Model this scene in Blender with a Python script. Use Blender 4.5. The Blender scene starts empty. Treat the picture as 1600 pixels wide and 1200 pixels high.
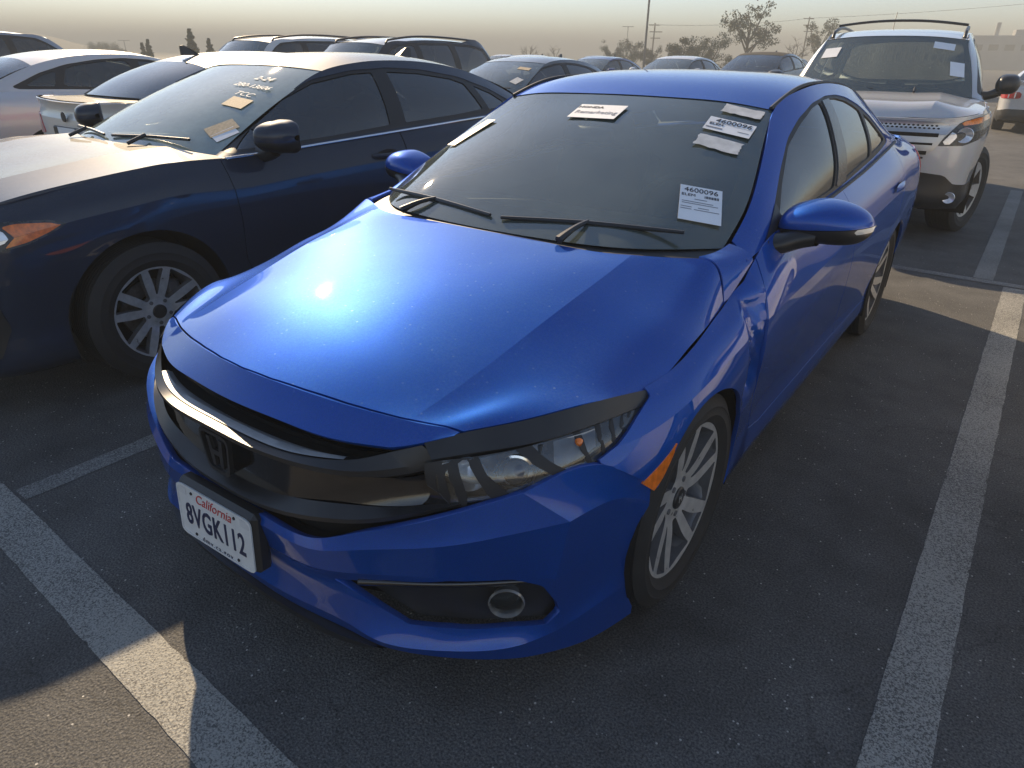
import bpy, math, random
import numpy as np
from mathutils import Vector, Matrix
rnd = random.Random(7)
R = math.radians
SC = bpy.context.scene
COL = SC.collection

# ---------------------------------------------------------------- camera, light, exposure
cd = bpy.data.cameras.new('camera'); cam = bpy.data.objects.new('camera', cd); COL.objects.link(cam)
cd.sensor_fit = 'HORIZONTAL'; cd.sensor_width = 36.0; cd.lens = 36.0 * 1057.08 / 1600.0
cd.clip_start = 0.05; cd.clip_end = 6000
cam.location = (1.403, -1.597, 1.473)
CAM_YAW, CAM_PITCH, CAM_ROLL = 36.22, -25.957, 0.683
_y, _p, _r = R(CAM_YAW), R(CAM_PITCH), R(CAM_ROLL)
_f = Vector((-math.sin(_y) * math.cos(_p), math.cos(_y) * math.cos(_p), math.sin(_p)))
_r0 = Vector((math.cos(_y), math.sin(_y), 0)); _u0 = _r0.cross(_f)
_rt = _r0 * math.cos(_r) + _u0 * math.sin(_r); _up = -_r0 * math.sin(_r) + _u0 * math.cos(_r)
cam.matrix_world = Matrix(((_rt.x, _up.x, -_f.x, cam.location.x), (_rt.y, _up.y, -_f.y, cam.location.y), (_rt.z, _up.z, -_f.z, cam.location.z), (0, 0, 0, 1)))
SC.camera = cam

SUN_AZ = math.atan2(-0.873, 0.488)      # direction to the sun, measured from +Y towards +X
SUN_EL = R(27.5)
world = bpy.data.worlds.new('World'); SC.world = world; world.use_nodes = True
wn = world.node_tree.nodes; wl = world.node_tree.links
bg = wn['Background']; sky = wn.new('ShaderNodeTexSky'); sky.sky_type = 'NISHITA'
sky.sun_disc = False; sky.sun_elevation = SUN_EL; sky.sun_rotation = SUN_AZ
sky.air_density = 0.85; sky.dust_density = 0.25; sky.ozone_density = 1.0; sky.altitude = 300
wl.new(sky.outputs['Color'], bg.inputs['Color']); bg.inputs['Strength'].default_value = 0.10
sd = bpy.data.lights.new('sun', 'SUN'); sun = bpy.data.objects.new('sun', sd); COL.objects.link(sun)
sd.energy = 5.0; sd.angle = R(0.6); sd.color = (1.0, 0.77, 0.50)
_d = Vector((math.sin(SUN_AZ) * math.cos(SUN_EL), math.cos(SUN_AZ) * math.cos(SUN_EL), math.sin(SUN_EL)))
sun.rotation_euler = _d.to_track_quat('Z', 'Y').to_euler(); sun.location = _d * 60
SC.view_settings.view_transform = 'Standard'; SC.view_settings.look = 'None'
SC.view_settings.gamma = 1.0; SC.view_settings.exposure = 1.05
SC.cycles.max_bounces = 10; SC.cycles.transparent_max_bounces = 16; SC.cycles.glossy_bounces = 5
SC.cycles.volume_bounces = 1
SC.cycles.use_denoising = True
SC.cycles.caustics_reflective = False; SC.cycles.caustics_refractive = False
SC.cycles.sample_clamp_indirect = 8

# ---------------------------------------------------------------- materials
MATS = {}
def nodes_of(name):
    m = bpy.data.materials.new(name); m.use_nodes = True
    nt = m.node_tree
    return m, nt.nodes, nt.links, nt.nodes['Principled BSDF']
def mat(name, col, rough=.5, metal=0., coat=0., coat_r=.03, spec=.5, bump=0., bscale=200., vary=0., vscale=8., emis=None):
    if name in MATS: return MATS[name]
    m, n, l, b = nodes_of(name)
    b.inputs['Base Color'].default_value = (*col, 1); b.inputs['Roughness'].default_value = rough
    b.inputs['Metallic'].default_value = metal; b.inputs['Coat Weight'].default_value = coat
    b.inputs['Coat Roughness'].default_value = coat_r; b.inputs['Specular IOR Level'].default_value = spec
    tc = n.new('ShaderNodeTexCoord')
    if vary:
        nz = n.new('ShaderNodeTexNoise'); nz.inputs['Scale'].default_value = vscale; nz.inputs['Detail'].default_value = 6
        l.new(tc.outputs['Object'], nz.inputs['Vector'])
        mr = n.new('ShaderNodeMapRange'); mr.inputs[1].default_value = .3; mr.inputs[2].default_value = .7
        mr.inputs[3].default_value = 1 - vary; mr.inputs[4].default_value = 1 + vary
        l.new(nz.outputs['Fac'], mr.inputs[0])
        mx = n.new('ShaderNodeMix'); mx.data_type = 'RGBA'; mx.blend_type = 'MULTIPLY'; mx.inputs[0].default_value = 1
        mx.inputs[6].default_value = (*col, 1); l.new(mr.outputs[0], mx.inputs[7]); l.new(mx.outputs[2], b.inputs['Base Color'])
        m2 = n.new('ShaderNodeMapRange'); m2.inputs[3].default_value = max(.02, rough - .12); m2.inputs[4].default_value = min(1, rough + .12)
        l.new(nz.outputs['Fac'], m2.inputs[0]); l.new(m2.outputs[0], b.inputs['Roughness'])
    if bump:
        nb = n.new('ShaderNodeTexNoise'); nb.inputs['Scale'].default_value = bscale; nb.inputs['Detail'].default_value = 3
        l.new(tc.outputs['Object'], nb.inputs['Vector'])
        bp = n.new('ShaderNodeBump'); bp.inputs['Strength'].default_value = bump; bp.inputs['Distance'].default_value = .002
        l.new(nb.outputs['Fac'], bp.inputs['Height']); l.new(bp.outputs['Normal'], b.inputs['Normal'])
    if emis:
        b.inputs['Emission Color'].default_value = (*emis[0], 1); b.inputs['Emission Strength'].default_value = emis[1]
    MATS[name] = m; return m
def paint(name, col, dust=.25, metal=.35, rough=.45, dustcol=(.33, .31, .27), coat=1.0, tint=None):
    """metallic car paint: flake base, clear coat, and dust that settles on upward faces"""
    if name in MATS: return MATS[name]
    m, n, l, b = nodes_of(name)
    tc = n.new('ShaderNodeTexCoord'); geo = n.new('ShaderNodeNewGeometry')
    nz = n.new('ShaderNodeTexNoise'); nz.inputs['Scale'].default_value = 5; nz.inputs['Detail'].default_value = 8; nz.inputs['Roughness'].default_value = .65
    l.new(tc.outputs['Object'], nz.inputs['Vector'])
    fine = n.new('ShaderNodeTexNoise'); fine.inputs['Scale'].default_value = 160; fine.inputs['Detail'].default_value = 4
    l.new(tc.outputs['Object'], fine.inputs['Vector'])
    sx = n.new('ShaderNodeSeparateXYZ'); l.new(geo.outputs['Normal'], sx.inputs[0])
    up = n.new('ShaderNodeMapRange'); up.inputs[1].default_value = .45; up.inputs[2].default_value = 1.0; up.inputs[3].default_value = .04; up.inputs[4].default_value = 1.0
    l.new(sx.outputs['Z'], up.inputs[0])
    a = n.new('ShaderNodeMapRange'); a.inputs[1].default_value = .3; a.inputs[2].default_value = .75; a.inputs[3].default_value = .45; a.inputs[4].default_value = 1.25
    l.new(nz.outputs['Fac'], a.inputs[0])
    f2 = n.new('ShaderNodeMapRange'); f2.inputs[1].default_value = .35; f2.inputs[2].default_value = .7; f2.inputs[3].default_value = .6; f2.inputs[4].default_value = 1.3
    l.new(fine.outputs['Fac'], f2.inputs[0])
    k = n.new('ShaderNodeMath'); k.operation = 'MULTIPLY'; l.new(a.outputs[0], k.inputs[0]); l.new(up.outputs[0], k.inputs[1])
    k1 = n.new('ShaderNodeMath'); k1.operation = 'MULTIPLY'; l.new(k.outputs[0], k1.inputs[0]); l.new(f2.outputs[0], k1.inputs[1])
    k3 = n.new('ShaderNodeMath'); k3.operation = 'MULTIPLY'; k3.inputs[1].default_value = dust; l.new(k1.outputs[0], k3.inputs[0])
    sv = n.new('ShaderNodeTexVoronoi'); sv.inputs['Scale'].default_value = 55; l.new(tc.outputs['Object'], sv.inputs['Vector'])
    sc_ = n.new('ShaderNodeSeparateColor'); l.new(sv.outputs['Color'], sc_.inputs[0])
    s1_ = n.new('ShaderNodeMapRange'); s1_.inputs[1].default_value = .10; s1_.inputs[2].default_value = .22; s1_.inputs[3].default_value = 1; s1_.inputs[4].default_value = 0; l.new(sv.outputs['Distance'], s1_.inputs[0])
    s2_ = n.new('ShaderNodeMapRange'); s2_.inputs[1].default_value = .72; s2_.inputs[2].default_value = 1.0; s2_.inputs[3].default_value = 0; s2_.inputs[4].default_value = .30; l.new(sc_.outputs[0], s2_.inputs[0])
    s3_ = n.new('ShaderNodeMath'); s3_.operation = 'MULTIPLY'; l.new(s1_.outputs[0], s3_.inputs[0]); l.new(s2_.outputs[0], s3_.inputs[1])
    s4_ = n.new('ShaderNodeMath'); s4_.operation = 'MULTIPLY'; l.new(s3_.outputs[0], s4_.inputs[0]); l.new(up.outputs[0], s4_.inputs[1])
    k2 = n.new('ShaderNodeMath'); k2.operation = 'ADD'; k2.use_clamp = True; l.new(k3.outputs[0], k2.inputs[0]); l.new(s4_.outputs[0], k2.inputs[1])
    fl = n.new('ShaderNodeTexVoronoi'); fl.inputs['Scale'].default_value = 900
    l.new(tc.outputs['Object'], fl.inputs['Vector'])
    fm = n.new('ShaderNodeMix'); fm.data_type = 'RGBA'; fm.blend_type = 'MULTIPLY'; fm.inputs[0].default_value = .35
    fm.inputs[6].default_value = (*col, 1); l.new(fl.outputs['Color'], fm.inputs[7])
    mx = n.new('ShaderNodeMix'); mx.data_type = 'RGBA'; l.new(k2.outputs[0], mx.inputs[0])
    l.new(fm.outputs[2], mx.inputs[6]); mx.inputs[7].default_value = (*dustcol, 1)
    l.new(mx.outputs[2], b.inputs['Base Color'])
    b.inputs['Metallic'].default_value = metal
    inv = n.new('ShaderNodeMath'); inv.operation = 'MULTIPLY_ADD'; inv.inputs[1].default_value = -metal; inv.inputs[2].default_value = metal
    l.new(k2.outputs[0], inv.inputs[0]); l.new(inv.outputs[0], b.inputs['Metallic'])
    b.inputs['Roughness'].default_value = rough; b.inputs['Specular IOR Level'].default_value = .06
    if tint: b.inputs['Specular Tint'].default_value = (*tint, 1)
    cr = n.new('ShaderNodeMapRange'); cr.inputs[3].default_value = .015; cr.inputs[4].default_value = .12
    l.new(k2.outputs[0], cr.inputs[0]); l.new(cr.outputs[0], b.inputs['Coat Roughness'])
    cw = n.new('ShaderNodeMapRange'); cw.inputs[3].default_value = coat; cw.inputs[4].default_value = coat * .55
    l.new(k2.outputs[0], cw.inputs[0]); l.new(cw.outputs[0], b.inputs['Coat Weight'])
    MATS[name] = m; return m
def glass(name, tint=(.55, .62, .58), haze=.05, refl=1.0):
    """thin window pane: tinted see-through, mirror reflection by Fresnel, a film of dust that can also carry painted sky reflection"""
    if name in MATS: return MATS[name]
    m = bpy.data.materials.new(name); m.use_nodes = True; n = m.node_tree.nodes; l = m.node_tree.links
    n.clear(); out = n.new('ShaderNodeOutputMaterial')
    tr = n.new('ShaderNodeBsdfTransparent'); tr.inputs[0].default_value = (*tint, 1)
    gl = n.new('ShaderNodeBsdfGlossy'); gl.inputs['Roughness'].default_value = .015; gl.inputs['Color'].default_value = (refl, refl, refl, 1)
    fr = n.new('ShaderNodeFresnel'); fr.inputs['IOR'].default_value = 1.95
    df = n.new('ShaderNodeBsdfDiffuse'); df.inputs['Color'].default_value = (.35, .42, .37, 1)
    tc = n.new('ShaderNodeTexCoord'); nz = n.new('ShaderNodeTexNoise'); nz.inputs['Scale'].default_value = 6; nz.inputs['Detail'].default_value = 9; nz.inputs['Roughness'].default_value = .72
    l.new(tc.outputs['Object'], nz.inputs['Vector'])
    mr = n.new('ShaderNodeMapRange'); mr.inputs[1].default_value = .3; mr.inputs[2].default_value = .75; mr.inputs[3].default_value = haze * .8; mr.inputs[4].default_value = haze * 1.25
    l.new(nz.outputs['Fac'], mr.inputs[0])
    m0 = n.new('ShaderNodeMixShader'); l.new(mr.outputs[0], m0.inputs[0]); l.new(tr.outputs[0], m0.inputs[1]); l.new(df.outputs[0], m0.inputs[2])
    m1 = n.new('ShaderNodeMixShader'); l.new(fr.outputs[0], m1.inputs[0]); l.new(m0.outputs[0], m1.inputs[1]); l.new(gl.outputs[0], m1.inputs[2])
    l.new(m1.outputs[0], out.inputs[0])
    MATS[name] = m; return m
M_BLACK = mat('satin_black_plastic', (.020, .021, .023), .36, bump=.15, bscale=600, vary=.2)
M_GLOSS = mat('gloss_black_plastic', (.008, .008, .009), .12, coat=1, coat_r=.05, vary=.3)
M_TRIM = mat('matt_black_trim', (.016, .016, .017), .55, vary=.25, vscale=20)
M_RUB = mat('tyre_rubber', (.018, .018, .018), .78, bump=.4, bscale=260, vary=.3, vscale=14)
M_ALU = mat('machined_alloy', (.66, .65, .62), .32, metal=.55, vary=.12, vscale=30)
M_ALUD = mat('grey_painted_alloy', (.16, .16, .165), .42, metal=.3, vary=.2, vscale=20)
M_CHROME = mat('chrome', (.72, .72, .72), .12, metal=1, vary=.05)
M_VOID = mat('dark_cavity', (.004, .004, .004), .9)
M_DISC = mat('brake_disc_steel', (.30, .29, .28), .4, metal=.9, vary=.2, vscale=40)
M_INT = mat('dark_cabin_fabric', (.022, .022, .024), .85, bump=.4, bscale=300, vary=.2)
M_DASH = mat('dashboard_vinyl', (.035, .036, .036), .6, bump=.2, bscale=700, vary=.2)
M_WHITE = mat('white_paper', (.78, .80, .82), .6, vary=.04)
M_INK = mat('black_ink', (.02, .02, .025), .6)
M_AMBER = mat('amber_lens', (.75, .17, .01), .12, coat=1, vary=.25, vscale=60)
M_RED = mat('red_lens', (.42, .01, .015), .12, coat=1, vary=.2, vscale=60)
M_LAMP = mat('lamp_reflector', (.78, .80, .82), .16, metal=.45, vary=.1, vscale=40)
M_LENS = glass('lamp_lens', (.86, .88, .9), .02)
M_GLASS = glass('tinted_side_glass', (.10, .11, .11), .03)
M_WIND = glass('windscreen_glass', (.58, .68, .62), .19)
M_WIND2 = glass('dust_and_sky_film_glass', (.50, .58, .50), .62)  # dust film thickened to paint in the sky reflected by the screen

# ---------------------------------------------------------------- mesh tools (plain arrays; V verts, N normals, F faces)
class MS:
    def __init__(s, V, N, F): s.V = np.asarray(V, float).reshape(-1, 3); s.N = np.asarray(N, float).reshape(-1, 3); s.F = [tuple(int(i) for i in f) for f in F]
    def mirror(s):
        return MS(s.V * [-1, 1, 1], s.N * [-1, 1, 1], [f[::-1] for f in s.F])
    def __add__(s, o):
        k = len(s.V); return MS(np.vstack([s.V, o.V]), np.vstack([s.N, o.N]), s.F + [tuple(i + k for i in f) for f in o.F])
    def off(s, d): return MS(s.V + s.N * d, s.N, s.F)
    def move(s, t): return MS(s.V + np.array(t), s.N, s.F)
    def both(s): return s + s.mirror()
def spline(P, t_in, t_out):
    """natural cubic spline through P (k,...) at t_in"""
    P = np.asarray(P, float); n = len(P); sh = P.shape; P = P.reshape(n, -1); t = np.asarray(t_in, float); to = np.asarray(t_out, float)
    if n == 2:
        a = ((to - t[0]) / (t[1] - t[0]))[:, None]; return (P[0] * (1 - a) + P[1] * a).reshape((len(to),) + sh[1:])
    h = np.diff(t); A = np.zeros((n, n)); B = np.zeros_like(P); A[0, 0] = A[-1, -1] = 1
    for i in range(1, n - 1):
        A[i, i - 1] = h[i - 1]; A[i, i] = 2 * (h[i - 1] + h[i]); A[i, i + 1] = h[i]
        B[i] = 6 * ((P[i + 1] - P[i]) / h[i] - (P[i] - P[i - 1]) / h[i - 1])
    m = np.linalg.solve(A, B)
    k = np.clip(np.searchsorted(t, to, side='right') - 1, 0, n - 2)
    hh = h[k][:, None]; a = (t[k + 1][:, None] - to[:, None]) / hh; b = 1 - a
    o = a * P[k] + b * P[k + 1] + ((a ** 3 - a) * m[k] + (b ** 3 - b) * m[k + 1]) * hh * hh / 6
    return o.reshape((len(to),) + sh[1:])
def curve(P, n):
    P = np.asarray(P, float); t = np.r_[0, np.cumsum(np.linalg.norm(np.diff(P, axis=0), axis=1))]
    return spline(P, t, np.linspace(0, t[-1], n))
def grid_norm(G):
    du = np.gradient(G, axis=0); dv = np.gradient(G, axis=1); n = np.cross(du, dv)
    ln = np.linalg.norm(n, axis=-1, keepdims=True); ln[ln < 1e-12] = 1
    return n / ln
def grid_ms(G, flip=False, N=None):
    a, b = G.shape[:2]
    N = grid_norm(G) if N is None else N
    if flip: N = -N
    i = np.arange(a * b).reshape(a, b); q = np.stack([i[:-1, :-1], i[1:, :-1], i[1:, 1:], i[:-1, 1:]], -1).reshape(-1, 4)
    if flip: q = q[:, ::-1]
    return MS(G.reshape(-1, 3), N.reshape(-1, 3), q)
def surf(C, ru=.015, rv=.015, cu=(), cv=(), flip=False, sym=0):
    """tensor spline surface through control grid C[u][v]; cu/cv = creased row indices.
    sym=1: u index 0 lies on the mirror plane x=0, tangent kept level there"""
    C = np.asarray(C, float); M0, N0 = C.shape[:2]
    if sym:
        C = np.concatenate([C[:0:-1] * [-1, 1, 1], C], 0); cu = [c + M0 - 1 for c in cu] + [M0 - 1 - c for c in cu]
    m, n = C.shape[:2]
    tu = np.r_[0, np.cumsum(np.linalg.norm(np.diff(C, axis=0), axis=2).mean(1))]
    tv = np.r_[0, np.cumsum(np.linalg.norm(np.diff(C, axis=1), axis=2).mean(0))]
    def segs(cr, k): s = sorted(set([0, k - 1] + [c for c in cr if 0 < c < k - 1])); return list(zip(s[:-1], s[1:]))
    out = None
    for (a, b) in segs(cu, m):
        ku = max(2, int(math.ceil((tu[b] - tu[a]) / ru)) + 1); uo = np.linspace(tu[a], tu[b], ku)
        X = spline(C[a:b + 1], tu[a:b + 1], uo)
        for (c, d) in segs(cv, n):
            kv = max(2, int(math.ceil((tv[d] - tv[c]) / rv)) + 1); vo = np.linspace(tv[c], tv[d], kv)
            G = np.moveaxis(spline(np.moveaxis(X[:, c:d + 1], 1, 0), tv[c:d + 1], vo), 0, 1)
            g = grid_ms(G, flip); out = g if out is None else out + g
    return out
def clip(ms, val):
    """keep the part of the surface where val < 0; edges are cut exactly where val crosses 0"""
    val = np.asarray(val, float).copy(); val[np.abs(val) < 1e-7] = 1e-7
    V = list(ms.V); N = list(ms.N); F = []; cut = {}; ins = val < 0
    def cross(i, j):
        k = (i, j) if i < j else (j, i)
        if k not in cut:
            a, b = k; t = val[a] / (val[a] - val[b]); V.append(ms.V[a] * (1 - t) + ms.V[b] * t)
            nn = ms.N[a] * (1 - t) + ms.N[b] * t; N.append(nn / (np.linalg.norm(nn) + 1e-12)); cut[k] = len(V) - 1
        return cut[k]
    for f in ms.F:
        s = [ins[i] for i in f]
        if all(s): F.append(f); continue
        if not any(s): continue
        o = []
        for i, j in zip(f, f[1:] + f[:1]):
            if ins[i]: o.append(i)
            if ins[i] != ins[j]: o.append(cross(i, j))
        if len(o) >= 3: F.append(tuple(o))
    used = sorted({i for f in F for i in f}); mp = {u: k for k, u in enumerate(used)}
    if not used: return MS(np.zeros((0, 3)), np.zeros((0, 3)), [])
    return MS(np.array([V[u] for u in used]), np.array([N[u] for u in used]), [tuple(mp[i] for i in f) for f in F])
def psdf(P, poly):
    """signed distance of 2D points to a closed polygon, negative inside"""
    P = np.asarray(P, float); Q = np.asarray(poly, float); d = np.full(len(P), 1e9); ins = np.zeros(len(P), bool)
    for a, b in zip(Q, np.roll(Q, -1, 0)):
        e = b - a; w = P - a; t = np.clip((w @ e) / (e @ e + 1e-15), 0, 1); d = np.minimum(d, np.linalg.norm(w - t[:, None] * e, axis=1))
        c = (a[1] <= P[:, 1]) != (b[1] <= P[:, 1])
        with np.errstate(divide='ignore', invalid='ignore'):
            xx = a[0] + (P[:, 1] - a[1]) / (b[1] - a[1]) * e[0]
        ins ^= c & (P[:, 0] < xx)
    return np.where(ins, -d, d)
def smooth_poly(poly, n=8, r=.25):
    """round a polygon's corners (quadratic) - r is the share of each edge used"""
    Q = np.asarray(poly, float); o = []
    for p, q, s in zip(np.roll(Q, 1, 0), Q, np.roll(Q, -1, 0)):
        a = q + (p - q) * r; b = q + (s - q) * r
        for t in np.linspace(0, 1, n): o.append(a * (1 - t) ** 2 + q * 2 * t * (1 - t) + b * t * t)
    return np.array(o)
AX = {'yz': (1, 2), 'xz': (0, 2), 'xy': (0, 1)}
def cutp(ms, poly, ax='yz', gap=0., out=False):
    """trim by polygon in a projection; out=True keeps the outside"""
    if not len(ms.V): return ms
    d = psdf(ms.V[:, AX[ax]], poly)
    return clip(ms, (-d if out else d) + gap)
def bound_edges(ms):
    key = [tuple(k) for k in np.round(ms.V * 4e4).astype(int)]; cnt = {}
    for f in ms.F:
        for i, j in zip(f, f[1:] + f[:1]):
            k = (key[i], key[j]); k2 = (key[j], key[i])
            if k2 in cnt: cnt[k2] = None
            elif k not in cnt: cnt[k] = (i, j)
    return [v for v in cnt.values() if v]
def rim(ms, depth=.012):
    """turn the panel's free edges inwards so it shows a thickness"""
    E = bound_edges(ms); V = list(ms.V); N = list(ms.N); F = list(ms.F)
    for i, j in E:
        a, b = ms.V[i], ms.V[j]; na, nb = ms.N[i], ms.N[j]; e = b - a; s = np.cross(e, na + nb); L = np.linalg.norm(s)
        if L < 1e-12: continue
        s = s / L; k = len(V)
        V += [a, b, b - nb * depth, a - na * depth]; N += [s + na * .5, s + nb * .5, s, s]; F.append((k + 1, k, k + 3, k + 2))
    N = np.array(N); N /= np.linalg.norm(N, axis=1, keepdims=True) + 1e-12
    return MS(np.array(V), N, F)
def thick(ms, d):
    """closed sheet: back face offset by d, with rim"""
    b = MS(ms.V - ms.N * d, -ms.N, [f[::-1] for f in ms.F]); return rim(ms, d) + b
def mk(name, ms, material, parent=None, custom=True, sharp=None):
    me = bpy.data.meshes.new(name); me.from_pydata([tuple(v) for v in ms.V], [], ms.F)
    if material: me.materials.append(material)
    me.polygons.foreach_set('use_smooth', [True] * len(me.polygons)); me.update()
    if sharp is not None: me.set_sharp_from_angle(angle=R(sharp))
    elif custom and len(ms.V) == len(me.vertices): me.normals_split_custom_set_from_vertices([tuple(v) for v in ms.N])
    o = bpy.data.objects.new(name, me); COL.objects.link(o)
    if parent: o.parent = parent
    return o
def tag(o, label, cat=None, group=None, kind=None):
    if label: o['label'] = label
    if cat: o['category'] = cat
    if group: o['group'] = group
    if kind: o['kind'] = kind
    return o
def empty(name, loc=(0, 0, 0), rz=0., label=None, cat=None, group=None, parent=None):
    o = bpy.data.objects.new(name, None); COL.objects.link(o); o.location = loc; o.rotation_euler = (0, 0, rz); o.empty_display_size = .2
    if parent: o.parent = parent
    return tag(o, label, cat, group)
def loft(rows, n=40, flip=False, close=False):
    """surface through open curves (each a control list); faces between successive rows, sharp handled by caller"""
    G = np.stack([curve(r, n) for r in rows], 1)
    if close: G = np.concatenate([G, G[:, :1]], 1)
    return grid_ms(G, flip)
def symc(P):
    """curve control list from the centre outwards -> mirrored full curve"""
    P = [tuple(p) for p in P]; return [(-x, y, z) for x, y, z in P[:0:-1]] + P if abs(P[0][0]) < 1e-6 else [(-x, y, z) for x, y, z in P[::-1]] + P
def tube(P, r, seg=8, n=None, caps=True):
    P = np.asarray(P, float) if n is None else curve(P, n); k = len(P)
    rr = np.broadcast_to(np.asarray(r, float), (k,)) if np.ndim(r) < 1 or len(np.atleast_1d(r)) in (1, k) else np.interp(np.linspace(0, 1, k), np.linspace(0, 1, len(r)), r)
    T = np.gradient(P, axis=0); T /= np.linalg.norm(T, axis=1, keepdims=True) + 1e-12
    u = np.cross(T[0], [0, 0, 1.]);  u = np.cross(T[0], [1., 0, 0]) if np.linalg.norm(u) < .1 else u
    V = []; N = []
    for i in range(k):
        u = u - T[i] * (u @ T[i]); u /= np.linalg.norm(u) + 1e-12; w = np.cross(T[i], u)
        for s in range(seg):
            a = 2 * math.pi * s / seg; d = u * math.cos(a) + w * math.sin(a); V.append(P[i] + d * rr[i]); N.append(d)
    F = [(i * seg + s, i * seg + (s + 1) % seg, (i + 1) * seg + (s + 1) % seg, (i + 1) * seg + s) for i in range(k - 1) for s in range(seg)]
    if caps: F += [tuple(range(seg))[::-1], tuple((k - 1) * seg + s for s in range(seg))]
    return MS(V, N, F)
def lathe(prof, seg=48, axis='x', a0=0., a1=2 * math.pi):
    """revolve profile [(offset along axis, radius)] about the axis"""
    full = abs(a1 - a0 - 2 * math.pi) < 1e-6; k = seg if full else seg + 1
    an = a0 + (a1 - a0) * np.arange(k) / seg; V = []
    for o, r in prof:
        for a in an:
            c, s = math.cos(a) * r, math.sin(a) * r
            V.append((o, c, s) if axis == 'x' else (c, s, o) if axis == 'z' else (s, o, c))
    F = []
    for i in range(len(prof) - 1):
        for s in range(seg):
            t = (s + 1) % k; F.append((i * k + s, i * k + t, (i + 1) * k + t, (i + 1) * k + s))
    return MS(V, np.zeros((len(V), 3)), F)
def box(c, s, bev=0., rot=None):
    """box with chamfered edges"""
    hx, hy, hz = s[0] / 2, s[1] / 2, s[2] / 2; b = min(bev, hx * .95, hy * .95, hz * .95)
    if b <= 0:
        V = [(x * hx, y * hy, z * hz) for x in (-1, 1) for y in (-1, 1) for z in (-1, 1)]
        F = [(0, 1, 3, 2), (4, 6, 7, 5), (0, 4, 5, 1), (2, 3, 7, 6), (0, 2, 6, 4), (1, 5, 7, 3)]
    else:
        import itertools
        V = []; idx = {}
        for x, y, z in itertools.product((-1, 1), repeat=3):
            for ax in range(3):
                p = [x * (hx - b), y * (hy - b), z * (hz - b)]; p[ax] = (x, y, z)[ax] * (hx, hy, hz)[ax]; idx[(x, y, z, ax)] = len(V); V.append(tuple(p))
        F = []
        for ax in range(3):
            o = [a for a in range(3) if a != ax]
            for s_ in (-1, 1):
                q = []
                for a, c2 in ((-1, -1), (1, -1), (1, 1), (-1, 1)):
                    k = [0, 0, 0]; k[ax] = s_; k[o[0]] = a; k[o[1]] = c2; q.append(idx[(*k, ax)])
                F.append(tuple(q))
        for ax in range(3):
            o = [a for a in range(3) if a != ax]
            for a in (-1, 1):
                for c2 in (-1, 1):
                    k0 = [0, 0, 0]; k0[ax] = -1; k0[o[0]] = a; k0[o[1]] = c2; k1 = k0[:]; k1[ax] = 1
                    F.append((idx[(*k0, o[0])], idx[(*k1, o[0])], idx[(*k1, o[1])], idx[(*k0, o[1])]))
        for x, y, z in itertools.product((-1, 1), repeat=3): F.append((idx[(x, y, z, 0)], idx[(x, y, z, 1)], idx[(x, y, z, 2)]))
        # outward winding
        VV = np.array(V); F2 = []
        for f in F:
            P = VV[list(f)]; nn = np.cross(P[1] - P[0], P[2] - P[0]); F2.append(f if nn @ P.mean(0) > 0 else f[::-1])
        F = F2
    V = np.array(V, float)
    if rot is not None: V = V @ np.array(Matrix(rot).to_3x3() if not isinstance(rot, np.ndarray) else rot).T
    return MS(V + np.array(c), np.zeros_like(V), F)
def text(name, s, size, M, material, parent, sx=1., shear=0., ext=.0004, align='CENTER', space=1., bold=0.):
    c = bpy.data.curves.new(name, 'FONT'); c.body = s; c.size = size; c.align_x = align; c.align_y = 'CENTER'; c.shear = shear; c.extrude = ext
    c.space_character = space; c.resolution_u = 3; c.offset = bold
    o = bpy.data.objects.new(name, c); COL.objects.link(o)
    me = bpy.data.meshes.new_from_object(o.evaluated_get(bpy.context.evaluated_depsgraph_get())); bpy.data.objects.remove(o)
    me.materials.clear(); me.materials.append(material)
    o = bpy.data.objects.new(name, me); COL.objects.link(o); o.parent = parent; o.matrix_basis = M @ Matrix.Diagonal((sx, 1, 1, 1))
    return o
def frame(p, xdir, up):
    """matrix: local x along xdir, local y along up (made square), z = facing"""
    x = Vector(xdir).normalized(); z = x.cross(Vector(up)).normalized(); y = z.cross(x)
    return Matrix(((x.x, y.x, z.x, p[0]), (x.y, y.y, z.y, p[1]), (x.z, y.z, z.z, p[2]), (0, 0, 0, 1)))
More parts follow.
